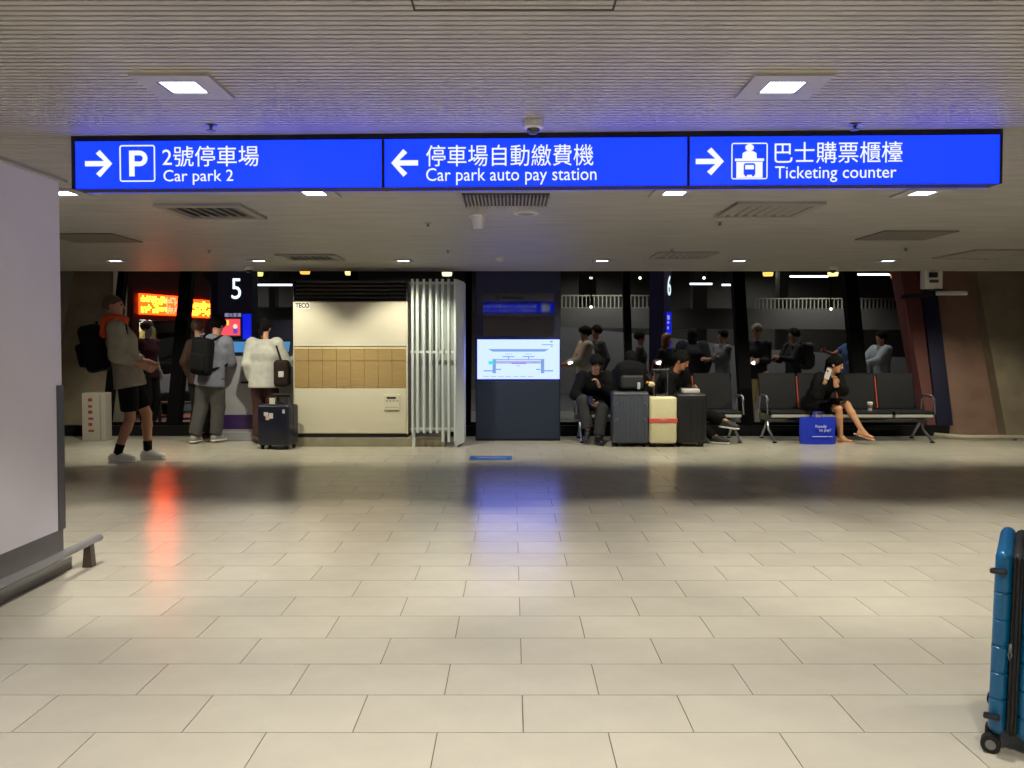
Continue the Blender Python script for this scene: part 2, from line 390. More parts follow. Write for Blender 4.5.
# ticket counter pictogram
x0, z1 = S(731.7, 142.8); x1, z0 = S(767.7, 179); w_ = x1 - x0
ring(MB(), x0, x1, z0, z1, .005, yF - .0015, yF, .010).build('symbol_border', M_wh, pan[2])
U = lambda u, v: (x0 + u * w_, z0 + v * (z1 - z0))
y0, y1 = yF - .0015, yF
mb = MB().xz([U(.14, .04), U(.86, .04), U(.86, .48), U(.14, .48)], y0, y1).xz([U(.10, .50), U(.90, .50), U(.90, .57), U(.10, .57)], y0, y1)
mb.xz([U(.30, .57), U(.70, .57), U(.69, .72), U(.60, .77), U(.40, .77), U(.31, .72)], y0, y1)
mb.xz([U(.5 + .12 * cos(k * pi / 6), .87 + .10 * sin(k * pi / 6)) for k in range(12)], y0, y1)
mb.build('counter_symbol', M_wh, pan[2])
MB().xz([U(.34, .12), U(.66, .12), U(.66, .40), U(.62, .44), U(.38, .44), U(.34, .40)], y0 - .001, y0 - .0002).box(*[U(.37, 0)[0], U(.43, 0)[0]], y0 - .001, y0 - .0002, U(0, .08)[1], U(0, .12)[1]).box(*[U(.57, 0)[0], U(.63, 0)[0]], y0 - .001, y0 - .0002, U(0, .08)[1], U(0, .12)[1]).build('bus_symbol', M_blue, pan[2])
MB().xz([U(.38, .27), U(.62, .27), U(.62, .39), U(.38, .39)], y0 - .0016, y0 - .0012).build('bus_symbol_window', M_wh, pan[2])
# marks on the rear side (seen mirrored in the black screen)
y0, y1 = DEP - .004, DEP - .002
mb = MB()
zc = (zb + zt) / 2
mb.xz([(.60, zc - .08), (.78, zc - .08), (.78, zc + .08), (.60, zc + .08)], y0, y1)
mb.xz([(.96, zc - .08), (1.0, zc - .08), (1.0, zc), (1.06, zc), (.98, zc + .08), (.90, zc), (.96, zc)], y0, y1)
for k in range(14):
    for zz, hh in ((zc + .015, .06), (zc - .07, .04)):
        mb.box(-.75 + k * .09, -.75 + k * .09 + random.uniform(.03, .075), y0, y1, zz, zz + hh * random.uniform(.5, 1))
mb.build('rear_marks', M_wh, sign)

# ------------------------------------------------------------------ things on the ceiling
def ce(px, py): return fl(px, py, CZ)
M_cap = mat('white_plastic', (206, 204, 198), .45)
M_pgrey = mat('vent_grey', (150, 146, 136), .55); M_vd = mat('vent_dark', (70, 66, 60), .7)
c = ce(533, 124)
t = thing('dome_camera', 'white dome security camera on the ceiling above the sign', 'camera', (c.x, 3.62, CZ))
MB().lathe([(.045, 0), (.048, -.012), (.044, -.03), (.03, -.036)], seg=24).build('housing', M_cap, t, True)
MB().lathe([(.03, -.034), (.027, -.047), (.016, -.057), (.001, -.061)], seg=20).build('dome', mat('smoked_dome', (60, 60, 70), .1), t, True)
def sprinkler(px, py, label, big=1):
    c = ce(px, py); t = thing('sprinkler', label, 'sprinkler', (c.x, c.y, CZ), group='ceiling sprinklers')
    MB().lathe([(.028 * big, 0), (.028 * big, -.004), (.012, -.008)], seg=16).build('escutcheon', M_steel, t, True)
    MB().lathe([(.008, -.006), (.006, -.02), (.02 * big, -.024), (.02 * big, -.027)], seg=12).build('deflector', M_grey, t, True)
for px, py, lb in ((211, 125, 'small chrome sprinkler above the left panel of the blue sign'), (855, 124, 'small chrome sprinkler above the right panel of the blue sign'), (428, 223, 'small sprinkler on the far ceiling left of the smoke detector'), (209, 250, 'small sprinkler on the far ceiling above the red display'),
                   (720, 222, 'small sprinkler in front of the right square air vent'), (906, 248, 'small sprinkler between the far right ceiling plate and downlight'), (448, 250, 'small sprinkler on the far ceiling above the white tube screen'), (672, 249, 'small sprinkler above the far right narrow vent')): sprinkler(px, py, lb)
def vent(px, py, wx, wy, label, kind, n=7):
    c = ce(px, py); t = thing('ceiling_vent', label, 'vent', (c.x, c.y, CZ)); hx, hy = wx / 2, wy / 2; f = .06
    mb = MB()
    for q in ((-hx, hx, -hy, -hy + f), (-hx, hx, hy - f, hy), (-hx, -hx + f, -hy + f, hy - f), (hx - f, hx, -hy + f, hy - f)): mb.box(*q, -.022, 0)
    mb.build('frame', M_pgrey, t)
    MB().box(-hx + f, hx - f, -hy + f, hy - f, -.004, -.001).build('backing', M_vd, t)
    for k in range(n):
        xx = -hx + f + (k + .5) * (wx - 2 * f) / n
        MB().rbox((xx, 0, -.012), (.035 if kind else .02, wy - 2 * f, .006), rot=Matrix.Rotation(.5, 3, 'Y')).build('slat', M_pgrey, t)
vent(213, 210.5, .62, .62, 'square louvred air vent on the ceiling behind the left sign panel', 1)
vent(768, 208.5, .62, .62, 'square louvred air vent on the ceiling behind the right sign panel', 1)
vent(311, 256.5, .66, .6, 'far louvred ceiling vent above the white air conditioner', 1)
vent(683, 254.5, .66, .6, 'far louvred ceiling vent above the pillar numbered six', 1)
vent(985, 253.5, .7, .9, 'far ceiling vent at the right edge before the concrete pier', 1)
def plate(px, py, wx, wy, label):
    c = ce(px, py); tag(MB().box(-wx / 2, wx / 2, -wy / 2, wy / 2, -.012, 0, .004, 1).build('ceiling_plate', mat('plate_grey', (112, 106, 96), .6)), label, 'panel').location = (c.x, c.y, CZ)
plate(93, 237.5, .66, .62, 'dull grey ceiling access plate near the white wall')
plate(905, 235, .66, .62, 'dull grey ceiling access plate on the right side')
# linear grille
c = ce(506, 199); t = thing('linear_grille', 'ribbed grey linear air grille hanging behind the middle sign panel', 'grille', (c.x, c.y, CZ))
MB().box(-.29, .29, -.22, .22, -.012, 0).build('backing', M_vd, t)
gm = MB().box(-.005, .005, -.22, .22, -.03, -.012).mesh('fin')
for k in range(24): link('fin', gm, M_pgrey, t, (-.285 + k * .0248, 0, 0))
c = ce(478, 215); t = thing('smoke_detector', 'white cone shaped beacon hanging from the ceiling', 'detector', (c.x, c.y, CZ))
MB().lathe([(.075, 0), (.075, -.01), (.062, -.014)], seg=20).build('base', M_cap, t, True)
MB().lathe([(.06, -.012), (.04, -.10), (.03, -.105), (.001, -.106)], seg=20).build('cone', M_cap, t, True)
c = ce(526, 212); t = thing('ceiling_speaker', 'flat round white speaker on the ceiling beside the linear grille', 'speaker', (c.x, c.y, CZ))
MB().lathe([(.10, 0), (.10, -.012), (.085, -.018)], seg=24).build('rim', M_cap, t, True)
MB().lathe([(.083, -.014), (.06, -.02), (.001, -.021)], seg=20).build('mesh_cover', M_pgrey, t, True)
c = ce(500, 257); t = thing('smoke_detector', 'small round grey smoke detector on the far ceiling above the info totem', 'detector', (c.x, c.y, CZ))
MB().lathe([(.06, 0), (.055, -.03), (.03, -.05), (.001, -.052)], seg=16).build('body', M_cap, t, True)
c = ce(249, 266); t = thing('dome_camera', 'small white dome camera at the far ceiling edge by the numbered pillar', 'camera', (c.x, min(c.y, 10.9), CZ - .004))
MB().lathe([(.06, 0), (.06, -.03), (.05, -.05)], seg=18).build('housing', M_cap, t, True)
MB().lathe([(.045, -.045), (.035, -.075), (.001, -.09)], seg=16).build('dome', mat('smoked_dome', (60, 60, 70), .1), t, True)
c = ce(833, 266); t = thing('dome_camera', 'small white dome camera at the far ceiling edge above the seats', 'camera', (c.x, min(c.y, 10.9), CZ - .004))
MB().lathe([(.06, 0), (.06, -.03), (.05, -.05)], seg=18).build('housing', M_cap, t, True)
MB().lathe([(.045, -.045), (.035, -.075), (.001, -.09)], seg=16).build('dome', mat('smoked_dome', (60, 60, 70), .1), t, True)

# ------------------------------------------------------------------ air conditioner
def XZ(px, py, d): p = P(px, py, d); return p.x, p.z
AD = 10.72
xl, zt = XZ(293, 280, AD); xr, zb = XZ(408, 437.5, AD)
ax = (xl + xr) / 2; ac = thing('air_conditioner', 'tall white floor air conditioner with bamboo toned grille', 'air conditioner', (ax, AD, zb))
L_ = lambda px, py: (XZ(px, py, AD)[0] - ax, XZ(px, py, AD)[1] - zb)
hw, AH = (xr - xl) / 2, zt - zb
M_acw = mat('ac_enamel', (214, 208, 182), .4); M_acs = mat('ac_side', (186, 178, 150), .5)
MB().box(-hw, hw, .02, .55, .03, AH - .28, .006, 1).box(-hw, hw, .12, .55, AH - .3, AH).build('body', M_acs, ac)
MB().box(-hw, hw, .0, .55, 0, .045).build('base', M_black, ac)
zl = L_(0, 302)[1]; zg1 = L_(0, 347)[1]; zg0 = L_(0, 388)[1]
MB().box(-hw, -hw + .012, 0, .12, zl, AH).box(hw - .012, hw, 0, .12, zl, AH).box(-hw, hw, 0, .12, AH - .012, AH).build('vent_housing', M_black, ac)
for k in range(5):
    z = zl + .03 + k * (AH - zl - .03) / 5
    MB().rbox((0, .05, z), (2 * hw - .03, .07, .012), rot=Matrix.Rotation(.5, 3, 'X')).build('louvre', M_black, ac)
up = MB().box(-hw + .015, hw - .02, -.012, .02, zg1 + .008, zl - .004, .006, 2).build('upper_panel', mat('ac_gloss', (206, 200, 178), .18), ac)
x0, z1 = L_(295.7, 303); x1, z0 = L_(309.5, 308)
MB().box(x0 - .01, x1 + .01, -.014, -.012, z0 - .012, z1 + .012).build('brand_plate', mat('plate_pale', (226, 222, 206), .5), up); text('TECO', 'brand_lettering', M_black, up, x0, x1, z0, z1, -.014, .002, bold=.03)
lo = MB().box(-hw + .015, hw - .02, -.012, .02, .055, zg0 - .006, .006, 2).build('lower_panel', M_acw, ac)
MB().box(hw - .018, hw, -.006, .03, .045, zl).build('side_strip', M_acw, ac); MB().box(-hw, -hw + .013, -.006, .03, .045, zl).build('side_strip', M_acw, ac)
M_bam = mat('bamboo_grille', (160, 134, 84), .6, var=.22, scale=7, stretch=(.6, 1, 30)); M_cr = mat('cream_strip', (214, 200, 150), .6)
n = 8; gw = (2 * hw - .04) / n
for k in range(n):
    xa = -hw + .016 + k * gw
    for za, zb_, m in ((zg0, zg0 + (zg1 - zg0) * .66, M_bam), (zg0 + (zg1 - zg0) * .665, zg1 - .028, M_bam), (zg1 - .026, zg1, M_cr)):
        MB().box(xa + .002, xa + gw - .002, -.006 + random.uniform(0, .002), .02, za + .0015, zb_ - .0015).build('grille_panel', m, ac)
x0, z1 = L_(384, 394.5); x1, z0 = L_(400, 410)
cb = MB().box(x0, x1, -.03, -.008, z0, z1, .006, 2).build('control_box', M_acw, ac)
MB().box(x0 + .04, x1 - .05, -.034, -.029, z1 - .055, z1 - .03).build('display', M_black, cb)
for k in range(4): MB().box(x0 + .03 + k * .045, x0 + .055 + k * .045, -.034, -.029, z1 - .09, z1 - .075).build('button', M_pgrey, cb)
MB().box(x0 + .02, x1 - .02, -.032, -.029, z0 + .035, z0 + .04).build('flap_line', M_pgrey, cb)
zb_w = zb
xa, xb = XZ(295, 440, 10.72)[0], XZ(445, 440, 10.72)[0]
pl = tag(MB().box(xa, xb, 10.70, 11.35, 0, zb_w, .006, 1).build('plinth', mat('plinth_concrete', (150, 142, 118), .8, var=.15, scale=8, bump=.2)), 'low concrete plinth under the white air conditioner', 'plinth')

# white tube screen
sx = XZ(435, 400, 10.6)[0]; ss = thing('tube_screen', 'screen of upright white tubes standing beside the air conditioner', 'screen', (sx, 10.62, 0))
Ls = lambda px, py: (XZ(px, py, 10.62)[0] - sx, XZ(px, py, 10.62)[1])
M_ws = mat('white_tube_paint', (214, 220, 214), .4); M_ws2 = mat('pale_panel', (158, 168, 166), .5)
zt = Ls(0, 279)[1]
for i, px in enumerate((411.5, 416.5, 423, 429.5, 436, 442, 448, 454.5)):
    x = Ls(px, 0)[0]; zb = Ls(0, 433 if px < 440 else 442)[1]
    MB().cyl((x, 0, zb), (x, 0, zt), .019, seg=10).build('tube', M_ws, ss, True)
x0, x1 = Ls(409, 0)[0], Ls(456, 0)[0]
MB().box(x0, x1, .15, .18, Ls(0, 433)[1], zt - .02).build('backing_panel', M_ws2, ss)
for py in (283, 352, 429): z = Ls(0, py)[1]; MB().box(x0, x1, .02, .04, z - .015, z + .015).build('cross_rail', M_ws, ss)
xb0, xb1 = Ls(455.5, 0)[0], Ls(463, 0)[0]
MB().prism([(xb0, -.03, 0.02), (xb1, .10, 0.05), (xb1, .10, zt - .03), (xb0, -.03, zt)], (0, .4, 0)).build('side_board', M_ws, ss)
for px in (412, 455): x = Ls(px, 0)[0]; MB().box(x - .02, x + .02, .02, .06, 0, .2).build('foot', M_ws, ss)

# ------------------------------------------------------------------ info totem
TDp = 11.3; tx = XZ(518, 400, TDp)[0]
tot = thing('info_totem', 'dark navy information totem with a lit map screen', 'totem', (tx, TDp, 0))
Lt = lambda px, py: (XZ(px, py, TDp)[0] - tx, XZ(px, py, TDp)[1])
M_tot = mat('totem_navy', (22, 30, 50), .35, var=.04); M_tot2 = mat('totem_navy_panel', (34, 46, 66), .5, var=.05)
x0, x1 = Lt(475, 0)[0], Lt(561, 0)[0]
MB().box(x0, x1, .02, .32, 0, 2.5, .008, 2).build('body', M_tot, tot)
MB().box(x0 + .01, x1 - .01, 0, .03, .03, Lt(0, 381)[1], .004, 1).build('lower_panel', M_tot2, tot)
xa, z1 = Lt(477.3, 339.5); xb, z0 = Lt(559.5, 379)
ls = MB().box(xa, xb, -.004, .03, z0, z1).build('map_screen', glow('screen_white', (116, 130, 255), 4.0), tot)
def sq(px0, px1, py0, py1, m, nm): # drawing on the map, from the zoomed screen picture (695 x 768 for 95 x 105 px)
    f = 95 / 695.; a, c_ = Lt(470 + px0 * f, 280 + py0 * f); b, d_ = Lt(470 + px1 * f, 280 + py1 * f)
    return MB().box(a, b, -.0055, -.004, d_, c_).build(nm, m, ls)
g1, g2, g3, g4 = glow('map_grey', (130, 165, 215), 1), glow('map_purple', (150, 70, 190), 1), glow('map_teal', (70, 220, 215), 1.1), glow('map_pale', (180, 185, 225), 1)
f_ = 95 / 695.
def mp(px, py): return Lt(470 + px * f_, 280 + py * f_)
MB().xz([mp(132, 505), mp(578, 505), mp(545, 524), mp(165, 524)], -.0055, -.004).build('map_runway', g1, ls)
sq(165, 545, 578, 584, g1, 'map_outline'); sq(165, 190, 584, 682, g1, 'map_wing'); sq(518, 543, 584, 682, g1, 'map_wing')
sq(190, 518, 590, 612, g4, 'map_hall'); sq(303, 412, 604, 613, g2, 'map_route'); sq(135, 176, 592, 618, g3, 'map_marker')
for a in ((238, 325, 557, 564), (385, 472, 557, 564), (278, 286, 564, 580), (424, 432, 564, 580), (100, 180, 660, 669), (540, 608, 660, 669), (190, 228, 650, 658), (484, 515, 650, 658), (525, 608, 470, 476), (585, 605, 446, 456), (590, 606, 484, 490), (340, 366, 626, 630), (210, 270, 601, 606), (450, 500, 601, 606), (255, 308, 540, 543), (402, 454, 540, 543)): sq(*a, g1, 'map_mark')
for k in range(7): sq(98 + k * 54, 138 + k * 54, 703, 708, g4, 'map_note')
xa, z1 = Lt(483, 293); xb, z0 = Lt(554, 336); 
us = MB().rbox((0, 0, 0), (xb - xa, .02, z1 - z0)).build('black_screen', mat('black_glass', (7, 7, 10), .04, spec=.9, coat=.6), tot)
us.location = ((xa + xb) / 2, .012, (z0 + z1) / 2); us.rotation_euler = (radians(-.25), 0, 0)

# ------------------------------------------------------------------ numbered pillars
pc = XZ(228, 400, 11.72); pd = 11.72; px_ = pc[0]
p5 = thing('numbered_pillar', 'navy pillar with a glowing number five beside the ticket kiosks', 'pillar', (px_, pd, 0))
Lp = lambda px, py, d=pd: (XZ(px, py, d)[0] - px_, XZ(px, py, d)[1])
x0, x1 = Lp(205, 0)[0], Lp(250, 0)[0]; xm = Lp(215, 0)[0]
MB().prism([(x0, .12, 0), (xm, 0, 0), (x1, 0, 0), (x1, .25, 0), (x0, .25, 0)], (0, 0, 2.75)).build('body', mat('pillar_navy', (26, 26, 62), .4), p5)
text('5', 'number', glow('number_glow', (225, 245, 255), 1.6), p5, *[v for v in (Lp(229, 0)[0], Lp(238.5, 0)[0], Lp(0, 299)[1], Lp(0, 278.5)[1])], -.001, .006)
bl = MB().box(Lp(240, 0)[0], Lp(248.5, 0)[0], -.012, .0, Lp(0, 367)[1], Lp(0, 314)[1]).build('blue_panel', glow('panel_blue', (16, 36, 255), .75), p5)
text('國光客運', 'operator_lettering', glow('soft_white', (190, 190, 235), .8), p5, Lp(222, 0)[0], Lp(238.5, 0)[0], Lp(0, 317)[1], Lp(0, 313)[1], -.001, .003)
x0, z1 = Lp(213, 318); x1, z0 = Lp(242.5, 337.5)
fr = MB().box(x0, x1, -.05, .0, z0, z1, .004, 1).build('advert_screen', M_black, p5)
x0, z1 = Lp(214, 319); x1, z0 = Lp(241.5, 335.5)
MB().box(x0, x1, -.054, -.05, z0, z1).build('advert_picture', glow('advert_red', (240, 80, 90), 1.1), fr)
MB().box(x0 + .05, x1 - .16, -.056, -.054, z1 - .09, z1 - .02).build('advert_banner', glow('advert_yellow', (250, 215, 90), 1.1), fr)
MB().box(x1 - .1, x1 - .04, -.056, -.054, z0 + .03, z0 + .1).build('advert_blue', glow('advert_blue', (90, 70, 190), 1), fr)
MB().ball((x1 - .07, -.056, z0 + .13), .035, 10, (1, .1, 1)).build('advert_face', glow('advert_face', (255, 225, 215), 1), fr)
# pillar six, outdoors, turned towards the left
q = P(667, 400, 14.6)
p6 = thing('numbered_pillar', 'navy pillar with a glowing number six behind the window', 'pillar', (q.x, 14.6, 0), radians(66))
MB().box(-.28, .28, 0, .26, 0, 3.4).build('body', mat('pillar_navy', (26, 26, 62), .4), p6)
text('6', 'number', glow('number_glow', (225, 245, 255), 1.6), p6, -.0, .24, 2.22, 2.58, -.001, .006)
bp = MB().box(-.10, .28, -.012, 0, 1.2, 1.92).build('blue_panel', glow('panel_blue', (16, 36, 255), .75), p6)
for z, hh, b in ((1.78, .08, .16), (1.71, .04, .14), (1.61, .05, .10)): MB().box(-.06, -.06 + b, -.016, -.012, z, z + hh).build('panel_mark', glow('soft_white', (190, 190, 235), .8), bp)

# ------------------------------------------------------------------ ticket kiosks
def kiosk(px, d, label, band, bh=1.36):
    x = XZ(px, 400, d)[0]; t = thing('ticket_kiosk', label, 'kiosk', (x, d, 0))
    kw = .22
    M_kw = mat('kiosk_white', (176, 176, 178), .4)
    MB().box(-kw - .03, kw + .03, -.03, .3, 0, .12, .01, 2).build('foot', M_kw, t)
    MB().prism([(-kw, .0, .1), (-kw, .3, .1), (-kw, .3, 1.3), (-kw, .2, 1.3), (-kw, .0, 1.12)], (2 * kw, 0, 0)).build('body', M_kw, t)
    MB().box(-kw - .004, kw + .004, -.006, .3, .16, .36).build('band', band, t)
    MB().rbox((0, .12, 1.30), (2 * kw - .04, .03, .26), rot=Matrix.Rotation(radians(-32), 3, 'X')).build('bezel', M_black, t)
    MB().rbox((0, .104, 1.31), (2 * kw - .14, .012, .17), rot=Matrix.Rotation(radians(-32), 3, 'X')).build('screen', glow('kiosk_screen', (80, 150, 210), .8), t)
    MB().box(.06, .2, -.06, .02, .80, .83).build('tray', M_black, t)
    MB().box(-kw, kw, .26, .32, 1.1, bh).build('back_board', M_navy, t)
    return t
kiosk(238, 11.36, 'white ticket kiosk with purple band under the number five', mat('purple_band', (66, 40, 100), .4))
t = kiosk(277, 11.38, 'ticket kiosk in front of the woman in white', mat('dark_band', (40, 34, 60), .4), 1.7)

# ------------------------------------------------------------------ white box sign at left, device at right, decal
x, z = XZ(93, 393, 11.3); t = thing('sign_box', 'white upright box with red print beside the left concrete pier', 'box', (x, 11.3, 0))
bb = MB().box(-.16, .16, 0, .2, 0, z, .006, 1).build('body', mat('box_white', (178, 172, 160), .5), t)
mb = MB(); rp = mat('red_print', (150, 60, 50), .6)
for k in range(6): mb.box(-.07, -.07 + random.uniform(.05, .1), -.002, .001, z - .12 - k * .085, z - .07 - k * .085 - random.uniform(0, .02))
mb.build('red_print', rp, bb)
MB().box(.09, .11, -.004, .001, .02, z - .02).build('door_edge', M_pgrey, t)
c = P(934, 279, 11.0)
t = thing('wall_device', 'white boxed device with small display hung from the ceiling edge', 'device', (c.x, c.y, c.z))
MB().box(-.12, .12, 0, .14, -.13, CZ - .004 - c.z, .01, 2).build('housing', M_cap, t)
MB().box(-.07, .05, -.006, 0, .02, .09).build('display', M_black, t)
MB().box(-.06, .06, -.006, 0, -.05, -.01).build('label_plate', M_vd, t)
MB().box(.03, .12, -.004, .15, -.15, -.13).build('bottom_lip', M_black, t)
c = P(948, 293.5, 11.55)
t = thing('tube_lamp', 'short unlit white tube lamp jutting from the navy post', 'lamp', (c.x, c.y, c.z))
MB().cyl((-.2, 0, 0), (.24, -.05, .0), .028).build('tube', M_cap, t, True)
MB().box(-.24, -.19, -.03, .9, -.03, .03).build('bracket', M_dark, t)
c = fl(491, 458)
t = tag(MB().box(-.25, .25, -.16, .16, 0, .0015).build('floor_decal', mat('decal_blue', (50, 96, 176), .3)), 'small blue sticker on the floor in front of the totem', 'sticker'); t.location = (c.x, c.y, .0003)
MB().box(-.18, .18, -.02, .04, .0015, .002).build('decal_mark', mat('decal_pale', (170, 190, 215), .3), t)

# ------------------------------------------------------------------ airport seats
M_pad = mat('seat_vinyl', (13, 13, 15), .6, var=.06, scale=20, spec=.3); M_chr = mat('chrome', (190, 190, 195), .35, metal=1)
M_or = mat('orange_edge', (190, 70, 44), .6)
def bench(xl, n, label, sw=.565):
    t = thing('airport_bench', label, 'bench', (xl, 11.35, 0)); W = n * sw
    MB().box(-.03, W + .03, .0, .06, .30, .36).build('beam', M_grey, t)
    MB().box(.0, W, -.14, -.11, .27, .30).build('front_rail', M_grey, t)
    for k in range(n):
        x0, x1 = k * sw + .012, (k + 1) * sw - .012
        s = MB().box(x0, x1, -.24, .24, .37, .43, .018, 2).build('seat_pad', M_pad, t)
        MB().box(x0 + .01, x1 - .01, -.248, -.2, .345, .385, .004, 1).build('edge_highlight', mat('lit_edge', (170, 168, 160), .4), s)  # pale strip paints the light caught along the seat front
        b = MB().rbox(((x0 + x1) / 2, .33, .67), (x1 - x0, .05, .53), .018, 2, Matrix.Rotation(radians(-13), 3, 'X')).build('backrest', M_pad, t)
        if k: MB().rbox((k * sw, .33, .66), (.014, .045, .46), 0, 1, Matrix.Rotation(radians(-13), 3, 'X')).build('divider', M_or, t)
    for x in (.05, W - .05):
        MB().tube([(x, .03, .30), (x, -.02, .16), (x, -.28, .02)], .018, 8).tube([(x, .03, .30), (x, .3, .02)], .018, 8).build('leg', M_chr, t, True)
        for yy in (-.28, .3): MB().lathe([(.03, 0), (.03, .012), (.015, .022)], (x, yy, 0), 12).build('foot_pad', M_rubber, t)
    for x in (-.02, W + .02):
        MB().tube([(x, .18, .38), (x, .18, .58), (x, .12, .63), (x, -.12, .63), (x, -.18, .58), (x, -.18, .38)], .016, 8).build('armrest', M_chr, t, True)
    return t
bench(P(577, 400, 11.3).x, 4, 'row of four black airport seats behind the luggage')
bench(P(766, 400, 11.3).x, 4, 'row of four black airport seats with a paper cup at right')

# ------------------------------------------------------------------ luggage
def wheels(t, w_, d_, r=.025):
    for sx in (-1, 1):
        for sy in (-1, 1):
            MB().cyl((sx * (w_ / 2 - .05) - .012, sy * (d_ / 2 - .05), r), (sx * (w_ / 2 - .05) + .012, sy * (d_ / 2 - .05), r), r, seg=14).box(sx * (w_ / 2 - .05) - .02, sx * (w_ / 2 - .05) + .02, sy * (d_ / 2 - .05) - .02, sy * (d_ / 2 - .05) + .02, r * 1.4, .06).build('wheel', M_rubber, t)
def suitcase(label, x, y, w_, d_, h_, m, rz=0, ribs=0, handle=0, hm=M_black):
    t = thing('suitcase', label, 'suitcase', (x, y, 0), rz, 'luggage in the waiting area')
    wheels(t, w_, d_)
    s = MB().box(-w_ / 2, w_ / 2, -d_ / 2, d_ / 2, .05, h_, .035, 4).build('shell', m, t, True)
    if ribs:
        rm = MB().box(-.010, .010, -.004, .004, .09, h_ - .06, .003, 1).mesh('rib')
        for k in range(ribs): link('rib', rm, m, s, (-w_ / 2 + .05 + k * (w_ - .1) / (ribs - 1), -d_ / 2 - .001, 0))
    MB().box(-w_ / 2 - .002, w_ / 2 + .002, -.008, .008, .06, h_ + .001, .006, 1).build('zip_seam', M_black, t)
    MB().tube([(-.09, 0, h_ - .005), (-.08, 0, h_ + .022), (.08, 0, h_ + .022), (.09, 0, h_ - .005)], .011, 8).build('carry_handle', M_black, t, True)
    if handle:
        for sx in (-1, 1): MB().cyl((sx * .09, d_ / 2 - .04, h_ - .02), (sx * .09, d_ / 2 - .04, h_ + handle), .009).build('handle_rod', M_steel, t)
        MB().box(-.12, .12, d_ / 2 - .06, d_ / 2 - .02, h_ + handle - .01, h_ + handle + .03, .012, 2).build('handle_grip', hm, t)
    return t
LD = 10.62
a = P(613, 392, LD); b = P(649, 446, LD)
M_g = mat('suit_grey', (76, 82, 92), .4); M_c = mat('suit_cream', (226, 218, 176), .5, var=.04); M_k = mat('suit_black', (28, 28, 30), .45)
gs = suitcase('large ribbed grey suitcase with silver trim, backpack on top', (a.x + b.x) / 2, LD + .15, b.x - a.x, .3, a.z, M_g, 0, 9)
ww = b.x - a.x
MB().box(-ww / 2 + .01, ww / 2 - .01, -.157, -.14, a.z - .05, a.z - .02, .006, 1).build('silver_trim', M_steel, gs)
for sx in (-1, 1):
    for zz in (a.z - .15, a.z - .36): MB().rbox((sx * (ww / 2 - .05), -.156, zz), (.06, .006, .012), 0, 1, Matrix.Rotation(sx * .9, 3, 'Y')).build('corner_rivet', M_steel, gs)
a = P(650, 397, LD - .02); b = P(677, 446, LD - .02)
cs = suitcase('cream coloured suitcase with a red luggage strap', (a.x + b.x) / 2, LD + .1, b.x - a.x, .25, a.z, M_c, 0, 0, .33)
zs = P(0, 420.5, LD).z
st = MB().box(-(b.x - a.x) / 2 - .004, (b.x - a.x) / 2 + .004, -.13, .13, zs - .03, zs + .03, .006, 2).build('luggage_strap', mat('strap_red', (226, 96, 84), .7), cs)
MB().box(-.04, .04, -.138, -.126, zs - .02, zs + .02, .004, 1).build('buckle', mat('buckle_pink', (220, 120, 100), .5), st)
a = P(677.5, 394, LD); b = P(707, 446, LD)
bs = suitcase('plain black suitcase at the right end of the luggage row', (a.x + b.x) / 2, LD + .14, b.x - a.x, .26, a.z, M_k, 0, 5, .04)
MB().box(-.1, .12, -.06, .1, a.z + .001, a.z + .06, .015, 2).build('white_pouch', mat('pouch_white', (200, 196, 190), .6), bs)
# navy suitcase by the kiosk
a = P(267, 403, 10.7); b = P(301, 449, 10.7)
M_nv = mat('suit_navy', (26, 28, 46), .35)
ns = suitcase('dark navy suitcase with white stickers and pink edging', (a.x + b.x) / 2 - .02, 10.5, b.x - a.x, .28, a.z, M_nv, radians(-14), 0, .1)
wn = b.x - a.x
MB().box(-wn / 2 - .006, -wn / 2 + .01, -.10, -.08, .08, a.z - .06).box(-wn / 2 - .006, -wn / 2 + .01, .0, .02, .08, a.z - .06).build('pink_piping', mat('piping_pink', (190, 40, 90), .5), ns)
for x_, z_, w_, h_, col in ((-.09, a.z - .12, .06, .05, (214, 205, 200)), (-.07, a.z - .17, .05, .05, (220, 180, 170)), (-.02, a.z - .14, .06, .07, (220, 214, 206)), (.16, a.z - .08, .035, .05, (210, 210, 215)), (.0, a.z + .05, .08, .08, (222, 216, 200))):
    MB().box(x_ - w_ / 2, x_ + w_ / 2, -.143, -.138, z_ - h_ / 2, z_ + h_ / 2).build('sticker', mat('sticker_%d' % col[1], col, .5), ns)

